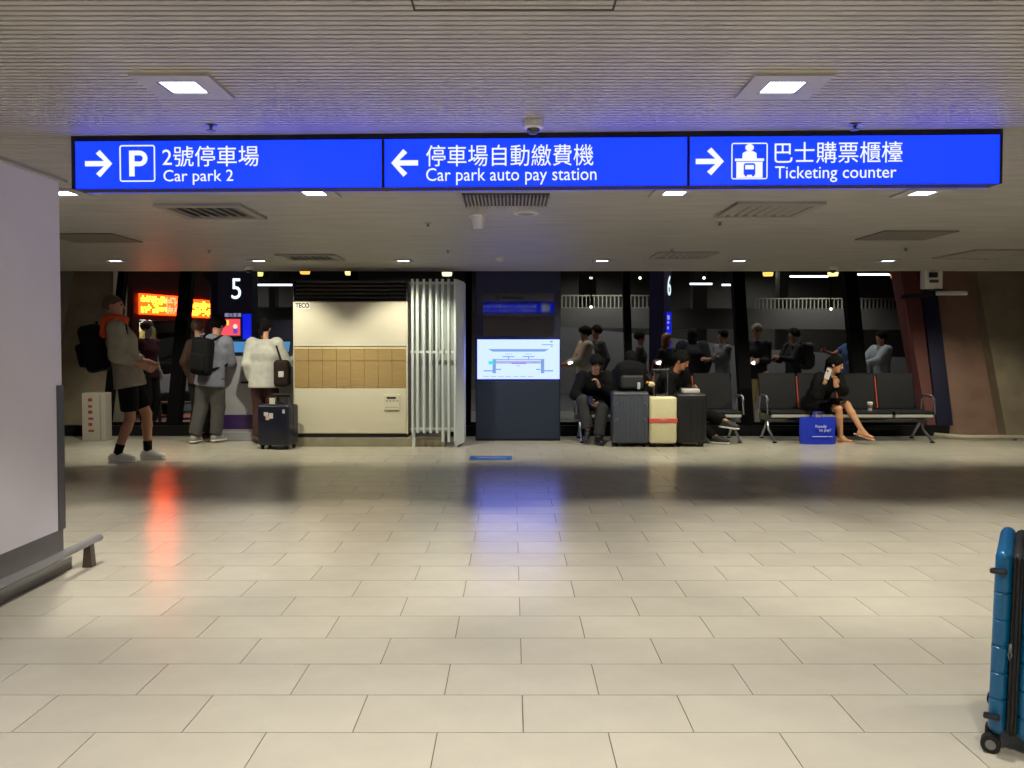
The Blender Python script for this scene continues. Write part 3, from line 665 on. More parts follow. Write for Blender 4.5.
# teal suitcase in the foreground
q = fl(986, 752); phi = radians(-33)
t = thing('suitcase', 'teal hard shell suitcase with black zip in the right foreground', 'suitcase', (q.x, q.y, 0), phi)
M_teal = mat('teal_shell', (0, 92, 138), .3, var=.05, scale=40, bump=.08, bscale=220); M_zip = mat('zip_black', (14, 14, 16), .6, bump=.3, bscale=300)
SHt = .688
def loft_shell(x0, x1, y0, y1, z0, z1, r, grooves, parent, name, m):
    def rr(ins):
        a0, a1, c0, c1, q = x0 + ins, x1 - ins, y0 + ins, y1 - ins, max(r - ins, .004); out = []
        for cx, cy, s_ in ((a1 - q, c1 - q, 0), (a0 + q, c1 - q, 1), (a0 + q, c0 + q, 2), (a1 - q, c0 + q, 3)):
            for k in range(6): an_ = (s_ + k / 5) * pi / 2; out.append((cx + q * cos(an_), cy + q * sin(an_)))
        return out
    lv = []
    for k in range(6): an_ = k / 5 * pi / 2; lv.append((z0 + r * (1 - sin(an_)) if 0 else z0 + r * (1 - cos(pi / 2 - an_)) , r * (1 - sin(an_))))
    lv = [(z0 + r * (1 - cos(k / 5 * pi / 2)), r * (1 - sin(k / 5 * pi / 2))) for k in range(6)]
    for g_ in grooves: lv += [(g_ - .005, 0), (g_ - .0015, .0045), (g_ + .0015, .0045), (g_ + .005, 0)]
    lv += [(z1 - r * (1 - cos(k / 5 * pi / 2)), r * (1 - sin(k / 5 * pi / 2))) for k in range(5, -1, -1)]
    mb = MB(); rings = [[mb.bm.verts.new((px, py, z)) for px, py in rr(min(ins, r * .95))] for z, ins in lv]
    for a_, b_ in zip(rings, rings[1:]):
        n_ = len(a_)
        for k in range(n_): mb.bm.faces.new((a_[k], a_[(k + 1) % n_], b_[(k + 1) % n_], b_[k]))
    mb.bm.faces.new(rings[0][::-1]); mb.bm.faces.new(rings[-1])
    return mb.build(name, m, parent, True)
t.rotation_euler[1] = radians(1.5)
loft_shell(0, .054, 0, .45, .06, SHt, .03, [.185, .275, .365, .455, .545], t, 'shell_half', M_teal)
loft_shell(.082, .20, -.004, .454, .06, SHt, .03, [.14, .23, .32, .41, .50, .59], t, 'shell_half', M_teal)
MB().box(.048, .09, .004, .446, .064, SHt - .004, .025, 4).build('zip_gusset', M_zip, t, True)
for x in (.058, .079): MB().box(x - .004, x + .004, -.001, .451, .075, SHt - .015, .003, 1).build('zip_track', M_black, t)
zp = MB().box(.051, .06, -.012, .0, .36, .385, .002, 1).build('zip_slider', M_steel, t)
MB().tube([(.055, -.012, .372), (.06, -.016, .35), (.055, -.016, .33), (.05, -.016, .35), (.055, -.012, .37)], .0025, 6).build('zip_pull', M_steel, zp)
for z in (.62, .13): MB().rbox((.012, -.012, z), (.05, .03, .016), .006, 2).build('side_foot', M_black, t)
for x, y in ((.012, .04), (.012, .44), (.18, .04), (.18, .44)):
    wh = MB().cyl((x, y - .045, .03), (x, y - .01, .03), .03, seg=20).build('wheel', M_rubber, t)
    MB().cyl((x, y - .047, .03), (x, y - .008, .03), .016, seg=14).build('hub', mat('hub_grey', (120, 120, 118), .5), wh)
    MB().box(x - .02, x + .027, y - .008, y + .03, .03, .08, .008, 2).build('wheel_housing', M_black, t)
MB().tube([(.092, .14, SHt - .005), (.092, .15, SHt + .02), (.092, .30, SHt + .02), (.092, .31, SHt - .005)], .012, 8).build('carry_handle', M_black, t, True)

# blue carrier bag, cup
q = P(817, 443, 11.0)
t = thing('shopping_bag', 'bright blue shopping bag with white print on the floor', 'bag', (q.x, 10.98, 0))
w_, hb = .245, P(0, 417, 10.98).z
mb = MB(); bmv = mb.bm
N = 9
def bagpt(i, z, s):
    u = -1 + 2 * i / (N - 1); return Vector((u * w_ * (1 - .04 * z / hb) + .008 * sin(9 * z + u * 4), s * (.075 * (1 - u ** 4 * .8) * (1 - .65 * z / hb)) + .008 * sin(u * 7 + z * 11), z))
rows = [[(bagpt(i, hb * j / 7, -1)) for i in range(N)] + [bagpt(i, hb * j / 7, 1) for i in range(N - 1, -1, -1)] for j in range(8)]
vr = [[bmv.verts.new(p) for p in r] for r in rows]
for j in range(7):
    for i in range(2 * N): bmv.faces.new((vr[j][i], vr[j][(i + 1) % (2 * N)], vr[j + 1][(i + 1) % (2 * N)], vr[j + 1][i]))
bmv.faces.new(vr[0])
bag = mb.build('bag_body', mat('bag_blue', (24, 50, 190), .45), t, True)
Wt = mat('print_white', (225, 230, 245), .5)
text('Ready', 'print', Wt, bag, -.06, .09, .215, .265, -.078, .002); text('to pay?', 'print', Wt, bag, -.01, .15, .165, .215, -.080, .002)
MB().box(-.10, .17, -.084, -.080, .105, .112).build('print_line', Wt, bag)
for s in (-1, 1): MB().tube([(-.07, s * .03, hb - .01), (-.05, s * .03, hb + .06), (.03, s * .03, hb + .065), (.06, s * .03, hb - .01)], .007, 6).build('bag_handle', mat('bag_blue', (24, 50, 190), .45), t, True)
MB().rbox((.02, 0, hb + .0), (.12, .03, .06), .008, 2, Matrix.Rotation(.4, 3, 'Y')).build('contents', mat('wrapper', (190, 170, 150), .5), t)
q = P(869, 412, 11.25)
t = thing('paper_cup', 'white paper coffee cup standing on the black seat', 'cup', (q.x, 11.22, .43))
MB().lathe([(.026, 0), (.036, .105)], seg=18).build('cup_body', mat('cup_paper', (200, 190, 180), .6), t, True)
MB().lathe([(.0305, .035), (.0345, .08)], seg=18).build('sleeve', mat('cup_sleeve', (110, 84, 84), .7), t, True)
MB().lathe([(.038, .105), (.038, .112), (.033, .12), (.001, .121)], seg=18).build('lid', mat('cup_lid', (226, 222, 216), .4), t, True)
# ------------------------------------------------------------------ outdoors
struct(MB().box(-30, 30, 12.12, 60, -.16, -.02).build('ground_outside', M_asphalt))
struct(MB().box(-14, 14, 12.12, 16.2, -.02, .0).build('pavement_outside', mat('pavement', (92, 90, 86), .7, var=.1, scale=4)))
M_oc = mat('outdoor_concrete', (124, 126, 128), .8, var=.15, scale=.8, bump=.2)
def wallpoly(px, d, th, name, m): return MB().prism([P(x, y, d) for x, y in px], (0, th, 0)).build(name, m)
struct(wallpoly([(555, 326), (640, 334), (760, 349), (915, 358), (915, 415), (555, 415)], 22, .4, 'wall_ramp', M_oc))
struct(wallpoly([(200, 318), (480, 318), (480, 400), (200, 400)], 25, .4, 'wall_ramp_left', M_oc))
struct(wallpoly([(200, 307), (960, 309), (960, 330), (200, 326)], 27, .5, 'wall_deck', mat('deck_concrete', (96, 94, 90), .8, var=.12, scale=.8)))
struct(MB().box(-25, 25, 34, 34.4, 0, 9).build('wall_far', mat('far_wall', (70, 66, 60), .8, var=.25, scale=.7)))
struct(MB().box(-25, 25, 24, 40, 4.6, 4.9).build('ceiling_deck', mat('deck_soffit', (66, 62, 56), .8)))
def railing(px0, px1, y0, y1, d, label, m):
    a, b = P(px0, y1, d), P(px1, y1, d); zt = P(px0, y0, d).z
    t = thing('railing', label, 'railing', (a.x, d, a.z)); W = b.x - a.x; hh = zt - a.z
    MB().box(0, W, -.03, .03, hh - .04, hh).box(0, W, -.02, .02, 0, .03).build('rail', m, t)
    n_ = int(W / .13); bm_ = MB().box(-.018, .018, -.018, .018, 0, hh - .03).mesh('baluster')
    for k in range(n_ + 1): link('baluster', bm_, m, t, (k * W / n_, 0, 0))
M_rl = mat('rail_pale', (150, 146, 132), .5)
railing(562, 655, 295, 308.5, 27.25, 'pale railing on the road deck behind the seated man', M_rl)
railing(755, 905, 298, 309.5, 27.25, 'pale railing on the road deck behind the right seats', M_rl)
for px, wd in ((588, 16), (784, 9), (700, 14), (448, 10), (272, 6)):
    a = P(px, 300, 30.5); struct(MB().box(a.x - wd / 2 * a.y / F, a.x + wd / 2 * a.y / F, a.y, a.y + .5, 0, 4.6).build('wall_column', mat('column_grey', (84, 80, 74), .8)))
# fluorescent battens under the deck and round lamps
M_fl = glow('batten_glow', (240, 245, 255), 4)
for x0, x1, py, s in ((722, 745, 284, 'left of the middle window bar'), (790, 828, 275.5, 'beside the round warm lamp'), (857, 893, 273.5, 'above the grey hooded person'), (690, 712, 283, 'beside the number six pillar'), (494, 512, 281.5, 'above the totem, left one'), (522, 541, 281.5, 'above the totem, right one'), (258, 292, 284, 'left of the air conditioner')):
    a, b = P(x0, py, 28.5), P(x1, py, 28.5); cx = (a.x + b.x) / 2; hw = (b.x - a.x) / 2
    t = thing('batten_light', 'thin white fluorescent batten outdoors, ' + s, 'light', (cx, 28.5, a.z))
    MB().cyl((-hw, 0, -.03), (hw, 0, -.03), .035, seg=8).build('tube', M_fl, t)
    MB().box(-hw, hw, -.05, .05, 0, .05).build('housing', M_dark, t)
    for sx in (-.8, .8): MB().cyl((hw * sx, 0, .05), (hw * sx, 0, 4.62 - a.z), .012, seg=6).build('hanger', M_dark, t)
for px, py, col, s in ((768, 274, (255, 190, 90), 'warm orange one above the blond man'), (833, 274, (255, 236, 150), 'pale yellow one above the phone woman'), (305, 272, (255, 176, 80), 'warm orange one over the air conditioner'), (350, 273, (255, 232, 140), 'pale yellow one over the air conditioner'), (258, 274, (240, 225, 120), 'yellow one beside the number five pillar'), (896, 276, (255, 160, 80), 'small orange one by the red pier'), (447, 274, (240, 235, 190), 'pale one over the white tube screen')):
    d = 20; a = P(px, py, d); t = thing('canopy_lamp', 'round canopy lamp outdoors, ' + s, 'lamp', (a.x, d, a.z))
    MB().lathe([(.11, -.05), (.13, .03), (.06, .10)], seg=16).build('diffuser', glow('lamp_%d_%d' % (col[1], col[2]), col, 2.2), t, True)
    MB().lathe([(.15, .04), (.15, .08), (.05, .14)], seg=16).build('shade', M_dark, t, True)
    MB().cyl((0, 0, .12), (0, 0, 5.21 - a.z), .015, seg=6).build('stem', M_dark, t)
for px, py, s in ((591, 278, 'left of three'), (640, 278, 'middle of three'), (704, 278, 'right of three'), (591, 307, 'on the deck edge'), (831, 309, 'on the right railing')):
    a = P(px, py, 24.0 if py < 300 else 23.4); t = thing('spot_lamp', 'tiny white spot lamp outdoors, ' + s, 'lamp', a)
    MB().ball((0, 0, 0), .045, 8).build('bulb', glow('bulb_glow', (255, 250, 235), 3), t); MB().cyl((0, .03, .02), (0, .03, 5.21 - a.z), .02, seg=6).build('stem', M_dark, t)
struct(MB().box(-14, 14, 12.95, 24.5, 5.2, 5.4).build('ceiling_canopy', mat('canopy', (70, 70, 68), .8)))
for x, y, z, en in [(x_, 14.2, 5.2, 300) for x_ in (-7.2, -3.6, 0, 3.0, 6.0)] + [(x_, 20.3, 5.2, 420) for x_ in (-9, -3, 3, 8)] + [(x_, 26, 4.6, 420) for x_ in (-11, -4, 3, 10)] + [(x_, 31.5, 4.6, 320) for x_ in (-11, -4, 3, 10)]:  # unseen lamps added to brighten the people and walls outdoors
    t = thing('outdoor_fill_light', {14.2: 'added square fill light over the people waiting outside', 20.3: 'added square fill light over the outdoor ramp wall', 26: 'added square fill light over the road deck railing', 31.5: 'added square fill light near the far outdoor wall'}[y], 'light', (x, y, z), group='added outdoor fill lights')
    MB().box(-.15, .15, -.15, .15, -.03, 0).build('frame', M_frame, t); MB().box(-.11, .11, -.11, .11, -.034, -.03).build('lens', M_light, t)  # frame and lens of the added fill light
    ld = bpy.data.lights.new('lamp', 'SPOT'); ld.energy = en; ld.spot_size = radians(120 if y < 30 else 168); ld.spot_blend = .7; ld.color = (1, .97, .92); ld.shadow_soft_size = .1
    lo = bpy.data.objects.new('lamp', ld); COL.objects.link(lo); lo.parent = t; lo.location = (0, 0, -.08)

# ------------------------------------------------------------------ bus with red displays
A, B = P(133, 300, 14.4), P(210, 300, 16.4)
bx = Vector((B.x - A.x, B.y - A.y, 0)); BW = bx.length; ba = math.atan2(bx.y, bx.x)
bus = thing('bus', 'dark bus with glowing red route displays waiting outside', 'bus', (A.x, A.y, 0), ba)
bex = bx.normalized(); bn = Vector((-bex.y, bex.x, 0))
def B2(px, py):
    r = ray(px, py); o_ = Vector((0, 0, H)); t_ = (A - o_).dot(bn) / r.dot(bn); p = o_ + r * t_; return (p - A).dot(bex), p.z
M_bus = mat('bus_maroon', (52, 20, 18), .35); M_busw = mat('bus_white', (178, 178, 180), .4)
bt = 2.85
mb = MB()
x0, z1 = B2(139, 321); x1, z0 = B2(179, 362)
x2 = B2(205, 340)[0]
mb.xz([(0, z1 + .02), (BW, z1 + .02), (BW, bt - .35), (BW - .3, bt), (.1, bt), (0, bt - .1)], 0, .12)   # forehead
mb.box(-.02, x0, 0, .12, .3, z1 + .02).box(x2, BW, 0, .12, .3, z1 + .02)
mb.box(BW - .05, BW, .12, 5, .3, bt - .3).box(0, .05, .12, 5, .3, 1.0).box(0, .05, .12, 5, 2.0, bt - .1).box(0, BW, .12, 5, bt - .12, bt - .04).box(0, BW, .12, 5, .25, .35).box(0, BW, 4.9, 5, .3, bt - .1)
mb.build('body', M_bus, bus)
MB().box(x0, x2, .03, .04, z0, z1).build('windscreen', M_glass, bus)
MB().box(x0, x2, -.02, .5, .75, z0, .05, 2).build('dashboard', M_dark, bus)
MB().box(x0 - .02, x2 + .2, -.04, .1, .42, .78, .03, 2).build('bumper', M_busw, bus)
MB().box(-.02, BW, -.06, .1, .22, .42, .03, 2).build('lower_bumper', M_dark, bus)
for x in (x0 + .15, x2 - .1): MB().lathe([(.09, 0), (.09, .03)], (0, 0, 0), 14).build('headlight', M_cap, bus).matrix_local = Matrix.Translation((x, -.04, .6)) @ Matrix.Rotation(pi / 2, 4, 'X')
MB().rbox(((x0 + x2) / 2, .0, z0 + .12), (.9, .015, .02), 0, 1, Matrix.Rotation(-.25, 3, 'Y')).build('wiper', M_black, bus)
MB().box(x0 + .5, x0 + 1.0, .5, .6, z0 - .1, z1 - .1).build('cab_partition', mat('cab_cream', (208, 186, 130), .7), bus)
MB().rbox((x0 + .25, .6, z0 + .2), (.35, .12, .6), .05, 2).build('driver_seat', mat('seat_maroon', (80, 30, 30), .7), bus)
for x in (.4, BW - .4): MB().cyl((x, .5, .3), (x, .75, .3), .3, seg=20).build('tyre', M_rubber, bus).location = (0, 0, 0)
ld = bpy.data.lights.new('lamp', 'POINT'); ld.energy = 9; ld.color = (1, .85, .6); ld.shadow_soft_size = .1
lo = bpy.data.objects.new('lamp', ld); COL.objects.link(lo); lo.parent = bus; lo.location = (x0 + .5, .3, z1 - .05)
M_ledb = mat('led_board', (60, 6, 2), .5, emit=(255, 54, 9), estr=9)
M_ledy = glow('led_orange', (255, 88, 13), 50); M_ledr = glow('led_pink', (255, 44, 26), 36)
def led(pa, pb, y0a, y1a, y0b, y1b, split, seed):
    rs = random.Random(seed)
    a0, zt0 = B2(pa, y0a); _, zb0 = B2(pa, y1a); a1, zt1 = B2(pb, y0b); _, zb1 = B2(pb, y1b)
    zt, zb = (zt0 + zt1) / 2, (zb0 + zb1) / 2
    b = MB().box(a0, a1, -.05, .0, zb - .03, zt + .03).build('led_board', M_ledb, bus)
    n_, r_ = int((a1 - a0) / .035), 8
    my, mr = MB(), MB()
    for i in range(n_):
        for j in range(r_):
            u = (i + .5) / n_
            on = rs.random() < (.85 if j in (1, 2, 5, 6) else .35)
            if not on: continue
            x, z = a0 + u * (a1 - a0), zb + (j + .5) / r_ * (zt - zb); e = (zt - zb) / r_ * .42
            (my if u < split else mr).box(x - .016, x + .016, -.055, -.05, z - e, z + e)
    my.build('led_orange_dots', M_ledy, b)
    if split < 1: mr.build('led_red_dots', M_ledr, b)
    else: mr.bm.free()
led(138.5, 181, 295.5, 313, 298, 314, .58, 3); led(187, 207.5, 300.5, 316, 302, 316, 1.0, 5)
# bars and trolley outside at left
t = thing('barrier', 'low dark steel barrier outside the left window', 'barrier', (P(160, 430, 13.75).x, 13.75, 0))
for z in (.35, .12): MB().tube([(-1.3, 0, z), (1.5, 0, z)], .025, 8).build('bar', M_grey, t, True)
for x in (-1.2, 0, 1.4): MB().cyl((x, 0, 0), (x, 0, .4), .03).build('post', M_grey, t)
q = P(187, 430, 13.0); t = thing('luggage_trolley', 'chrome luggage trolley parked outside behind the window bar', 'trolley', (q.x, 13.0, 0), .4)
MB().box(-.25, .25, -.3, .35, .16, .2, .01, 1).build('platform', M_grey, t)
MB().tube([(-.22, .35, .18), (-.2, .42, .95), (.2, .42, .95), (.22, .35, .18)], .016, 8).build('handle_frame', M_chr, t, True)
for z in (.4, .6): MB().tube([(-.21, .38, z), (.21, .38, z)], .01, 6).build('cross_bar', M_chr, t)
for x, y in ((-.22, -.25), (.22, -.25), (-.22, .3), (.22, .3)): MB().cyl((x - .015, y, .07), (x + .015, y, .07), .07, seg=14).cyl((x, y, .07), (x, y, .17), .015).build('wheel', M_rubber, t)
# ------------------------------------------------------------------ people: smooth distance-field bodies, meshed with surface nets
class Field:
    def __init__(s): s.ops = []
    def cone(s, a, b, ra, rb=None, k=.02, w=None, sq=1., flat='', op='add'):
        a, b = np.array(a, float), np.array(b, float); rb = ra if rb is None else rb
        R = max(ra, rb) * max(1, sq) + k
        s.ops.append((op, np.minimum(a, b) - R, np.maximum(a, b) + R, k, ('c', a, b, ra, rb, None if w is None else np.array(w, float), sq, flat))); return s
    def ell(s, c, rad, ax=None, k=.015, op='add'):
        c = np.array(c, float); ax = np.eye(3) if ax is None else np.array(ax, float); rad = np.array(rad, float); R = rad.max() + k
        s.ops.append((op, c - R, c + R, k, ('e', c, rad, ax))); return s
    def rb(s, c, half, r, ax=None, k=.01, op='add'):
        c = np.array(c, float); ax = np.eye(3) if ax is None else np.array(ax, float); half = np.array(half, float); R = np.linalg.norm(half) + k
        s.ops.append((op, c - R, c + R, k, ('b', c, half, r, ax))); return s
    def cut(s, p, n): s.ops.append(('cut', None, None, 0, (np.array(p, float), np.array(n, float) / np.linalg.norm(n)))); return s
    @staticmethod
    def dist(pr, X):
        if pr[0] == 'c':
            _, a, b, ra, rb, w_, sq, flat = pr
            ab = b - a; L2 = max(ab @ ab, 1e-9); v = X - a; t = (v @ ab) / L2; tc = np.clip(t, 0, 1)
            d = v - tc[..., None] * ab
            if w_ is not None and sq != 1:
                w2 = w_ / np.linalg.norm(w_); d = d - w2 * ((d @ w2) * (1 - 1 / sq))[..., None]
            D = np.sqrt((d * d).sum(-1)) - (ra + (rb - ra) * tc); L = sqrt(L2)
            if 'b' in flat: D = np.maximum(D, (t - 1) * L)
            if 'a' in flat: D = np.maximum(D, -t * L)
            return D
        if pr[0] == 'e':
            _, c, rad, ax = pr; q = ((X - c) @ ax.T) / rad; return (np.sqrt((q * q).sum(-1)) - 1) * rad.min()
        _, c, half, r, ax = pr
        q = np.abs((X - c) @ ax.T) - (half - r)
        return np.sqrt((np.maximum(q, 0) ** 2).sum(-1)) + np.minimum(q.max(-1), 0) - r
    def net(s, vox):
        add = [o for o in s.ops if o[0] == 'add']
        lo = np.min([o[1] for o in add], 0) - 3 * vox; hi = np.max([o[2] for o in add], 0) + 3 * vox
        n = np.ceil((hi - lo) / vox).astype(int) + 1
        D = np.full(n, .5)
        axs = [lo[i] + np.arange(n[i]) * vox for i in range(3)]
        for op, l, h, k, pr in s.ops:
            if op == 'cut':
                p, nn = pr
                pl_ = (axs[0][:, None, None] - p[0]) * nn[0] + (axs[1][None, :, None] - p[1]) * nn[1] + (axs[2][None, None, :] - p[2]) * nn[2]
                D = np.maximum(D, pl_); continue
            i0 = np.maximum(np.floor((l - 2 * vox - lo) / vox).astype(int), 0); i1 = np.minimum(np.ceil((h + 2 * vox - lo) / vox).astype(int) + 1, n)
            if (i1 <= i0).any(): continue
            X = np.stack(np.meshgrid(*[axs[i][i0[i]:i1[i]] for i in range(3)], indexing='ij'), -1)
            d = s.dist(pr, X); sl = tuple(slice(i0[i], i1[i]) for i in range(3)); D0 = D[sl]
            if op == 'add':
                hh = np.maximum(k - np.abs(D0 - d), 0) / max(k, 1e-6); D[sl] = np.minimum(D0, d) - hh * hh * k * .25
            else: D[sl] = np.maximum(D0, -d)
        ins = D < 0
        C = np.zeros(tuple(n - 1), int)
        for dx in (0, 1):
            for dy in (0, 1):
                for dz in (0, 1): C += ins[dx:n[0] - 1 + dx, dy:n[1] - 1 + dy, dz:n[2] - 1 + dz]
        act = (C > 0) & (C < 8); idx = np.full(act.shape, -1); cells = np.argwhere(act); idx[act] = np.arange(len(cells))
        acc = np.zeros((len(cells), 3)); cnt = np.zeros(len(cells))
        cs = [(i, j, k_) for i in (0, 1) for j in (0, 1) for k_ in (0, 1)]
        for p in cs:
            for a in range(3):
                if p[a]: continue
                q = list(p); q[a] = 1
                d0 = D[tuple((cells + p).T)]; d1 = D[tuple((cells + q).T)]; m = (d0 < 0) != (d1 < 0)
                t = d0[m] / (d0[m] - d1[m]); pt = np.tile(np.array(p, float), (m.sum(), 1)); pt[:, a] = t
                acc[m] += pt; cnt[m] += 1
        V = lo + (cells + acc / cnt[:, None]) * vox
        Q = []
        for a in range(3):
            b, c = (a + 1) % 3, (a + 2) % 3
            s0 = [slice(None)] * 3; s1 = [slice(None)] * 3; s0[a] = slice(0, -1); s1[a] = slice(1, None)
            e0, e1 = ins[tuple(s0)], ins[tuple(s1)]
            E_ = np.argwhere(e0 != e1)
            E_ = E_[(E_[:, b] > 0) & (E_[:, c] > 0) & (E_[:, b] < n[b] - 1) & (E_[:, c] < n[c] - 1)]
            def off(db, dc):
                t_ = E_.copy(); t_[:, b] -= db; t_[:, c] -= dc; return idx[tuple(t_.T)]
            q = np.stack([off(1, 1), off(0, 1), off(0, 0), off(1, 0)], 1)
            fl_ = ~e0[tuple(E_.T)]; q[fl_] = q[fl_][:, ::-1]; Q.append(q)
        return V, np.concatenate(Q)
def nets(name, parts, m, parent):          # parts: list of (field, voxel), joined in one mesh
    VV, QQ, n = [], [], 0
    for f, vx in parts:
        V, Q = f.net(vx); VV.append(V); QQ.append(Q + n); n += len(V)
    V, Q = np.concatenate(VV), np.concatenate(QQ)
    me = bpy.data.meshes.new(name); me.vertices.add(len(V)); me.vertices.foreach_set('co', V.ravel())
    me.loops.add(len(Q) * 4); me.loops.foreach_set('vertex_index', Q.ravel().astype(np.int32))
    me.polygons.add(len(Q)); me.polygons.foreach_set('loop_start', np.arange(0, len(Q) * 4, 4, dtype=np.int32))
    me.polygons.foreach_set('use_smooth', np.ones(len(Q), bool)); me.update(calc_edges=True); me.validate()
    return link(name, me, m, parent)
V3 = lambda *a: Vector(a)
def ik(a, c, l1, l2, pole):
    d_ = c - a; d = min(d_.length, (l1 + l2) * .995); dr = d_.normalized(); c = a + dr * d
    x = (l1 * l1 - l2 * l2 + d * d) / (2 * d); h = sqrt(max(l1 * l1 - x * x, 0))
    pr = pole - dr * pole.dot(dr); pr = pr.normalized() if pr.length > 1e-4 else Vector((0, 0, 0))
    return a + dr * x + pr * h, c
M_skin = mat('skin', (196, 148, 118), .55, var=.06, scale=10, spec=.3); M_skin_t = mat('skin_tan', (172, 118, 88), .5, var=.06, scale=10, spec=.3)
M_hair = mat('hair_black', (14, 12, 12), .8, var=.2, scale=40, bump=.6, bscale=60, spec=.15); M_hair_b = mat('hair_brown', (74, 46, 30), .5, var=.2, scale=40, bump=.6, bscale=60)
M_hair_g = mat('hair_greying', (124, 104, 84), .6, var=.2, scale=40, bump=.6, bscale=60); M_hair_s = mat('hair_stubble', (84, 62, 50), .8, var=.2, scale=60)
M_eye = mat('eye_dark', (24, 18, 16), .2); M_lip = mat('lips', (150, 86, 78), .5)
def person(label, loc, rz, h=1.7, pelvis=None, lean=(0, 0), bend=(0, 0), twist=0, head=(0, 0), wrists=(None, None), elbows=(None, None), ankles=(None, None),
           knees=(None, None), feet=(0, 0), fpitch=(0, 0), handdir=(None, None), curl=.5, top=None, sleeve=1., tl=.018, hem=-.12, hood=False, bottom=None, leg='trousers', bl=.02, shoes=None, sole=None,
           hair='short', hm=None, skin=None, vox=.013, socks=None, world=True, sandals=None, build=1.0, group=None, collar=None, cat='person'):
    s = h / 1.75; skin = skin or M_skin; hm = hm or M_hair
    t = thing('person', label, cat, loc, rz, group); L0 = Vector(loc)
    Rm = Matrix.Rotation(-rz, 3, 'Z')
    W2 = lambda p: Rm @ (Vector(p) - L0)
    pv = V3(0, 0, .95 * s) if pelvis is None else W2(pelvis)
    u1 = V3(lean[0], lean[1], 1).normalized(); u2 = V3(lean[0] + bend[0], lean[1] + bend[1], 1).normalized()
    waist = pv + u1 * .14 * s; chest = waist + (u1 + u2).normalized() * .20 * s; neck = chest + u2 * .19 * s
    ax_ = Matrix.Rotation(twist, 3, 'Z') @ V3(1, 0, 0); ax_ = (ax_ - u2 * ax_.dot(u2)).normalized()
    hx = V3(1, 0, 0)
    sh = [neck - u2 * .055 * s + ax_ * sx * .175 * s * build for sx in (-1, 1)]
    hp = [pv + hx * sx * .092 * s - V3(0, 0, .035 * s) for sx in (-1, 1)]
    # head frame
    Mh = Matrix.Rotation(twist * .5 + head[0], 3, 'Z') @ Matrix.Rotation(head[1], 3, 'X')
    hf, hu, hr = Mh @ V3(0, -1, 0), Mh @ V3(0, 0, 1), Mh @ V3(1, 0, 0)
    hc = neck + (u2 + hu * .6).normalized() * .175 * s - V3(0, .0, 0)
    sc = s * .98
    el, wr, kn, an = [], [], [], []
    for i, sx in enumerate((-1, 1)):
        tw = W2(wrists[i]) if wrists[i] is not None else sh[i] + V3(sx * .07, -.03, -.50) * s
        e, w_ = ik(sh[i], tw, .285 * s, .25 * s, Vector(elbows[i]) if elbows[i] is not None else V3(sx * .5, 1, -.3)); el.append(e); wr.append(w_)
        ta = W2(ankles[i]) if ankles[i] is not None else V3(sx * .10 * s, .02, .085 * s)
        k_, a_ = ik(hp[i], ta, .43 * s, .41 * s, Vector(knees[i]) if knees[i] is not None else V3(sx * .12, -1, .15)); kn.append(k_); an.append(a_)
    # --- body
    B = Field(); b = build
    B.cone(pv - V3(0, 0, .02), waist, .098 * s * b, .088 * s * b, .03, hx, 1.35)
    B.cone(waist, chest, .090 * s * b, .105 * s * b, .04, ax_, 1.38).cone(chest, neck - u2 * .07 * s, .105 * s * b, .075 * s, .04, ax_, 1.5)
    B.cone(neck - u2 * .05 * s, hc - hu * .02, .056 * s, .052 * s, .03)
    for i, sx in enumerate((-1, 1)):
        B.cone(sh[i], el[i], .048 * s * b, .038 * s * b, .03).cone(el[i], wr[i], .040 * s * b, .025 * s, .015)
        B.cone(hp[i], kn[i], .083 * s * b, .052 * s * b, .03); mid = kn[i].lerp(an[i], .3)
        B.cone(kn[i], mid, .052 * s * b, .053 * s * b, .02).cone(mid, an[i], .053 * s * b, .034 * s, .02)
    hx3 = [list(hr), list(hf), list(hu)]
    B.ell(hc + hu * .032 * sc - hf * .012 * sc, (.076 * sc, .097 * sc, .088 * sc), hx3, .02)
    B.cone(hc + hf * .025 * sc - hu * .005 * sc, hc + hf * .045 * sc - hu * .082 * sc, .064 * sc, .036 * sc, .03)
    B.cone(hc + hf * .083 * sc + hu * .015 * sc, hc + hf * .103 * sc - hu * .028 * sc, .009 * sc, .014 * sc, .012)
    for sx in (-1, 1): B.ell(hc + hr * sx * .075 * sc - hf * .005 * sc - hu * .005 * sc, (.014 * sc, .02 * sc, .032 * sc), hx3, .008)
    parts = [(B, vox)]
    fd = []
    for i, sx in enumerate((-1, 1)):
        f = Matrix.Rotation(feet[i], 3, 'Z') @ Matrix.Rotation(fpitch[i], 3, 'X') @ V3(0, -1, 0); fd.append(f)
        toe = an[i] + f * .145 * s + V3(0, 0, -.055 * s) * cos(fpitch[i]) + (Matrix.Rotation(feet[i], 3, 'Z') @ V3(0, 0, 0))
        B.cone(an[i] - f * .035 * s - V3(0, 0, .045 * s), toe, .032 * s, .022 * s, .02, f.cross(V3(0, 0, 1)), 1.35)
        B.cone(an[i], an[i] + f * .05 * s - V3(0, 0, .03 * s), .035 * s, .035 * s, .02)
        # hand
        hd = (Rm @ Vector(handdir[i])).normalized() if handdir[i] is not None else (wr[i] - el[i]).normalized()
        ac_ = hd.cross(V3(sx, .3, .1)); ac_ = ac_.normalized(); pn = hd.cross(ac_).normalized()
        if pn.dot(V3(-sx, -.4, 0)) < 0: pn = -pn
        Hd = Field(); Hd.cone(wr[i] - hd * .02, wr[i] + hd * .08 * s, .020 * s, .017 * s, .01, ac_, 2.0)
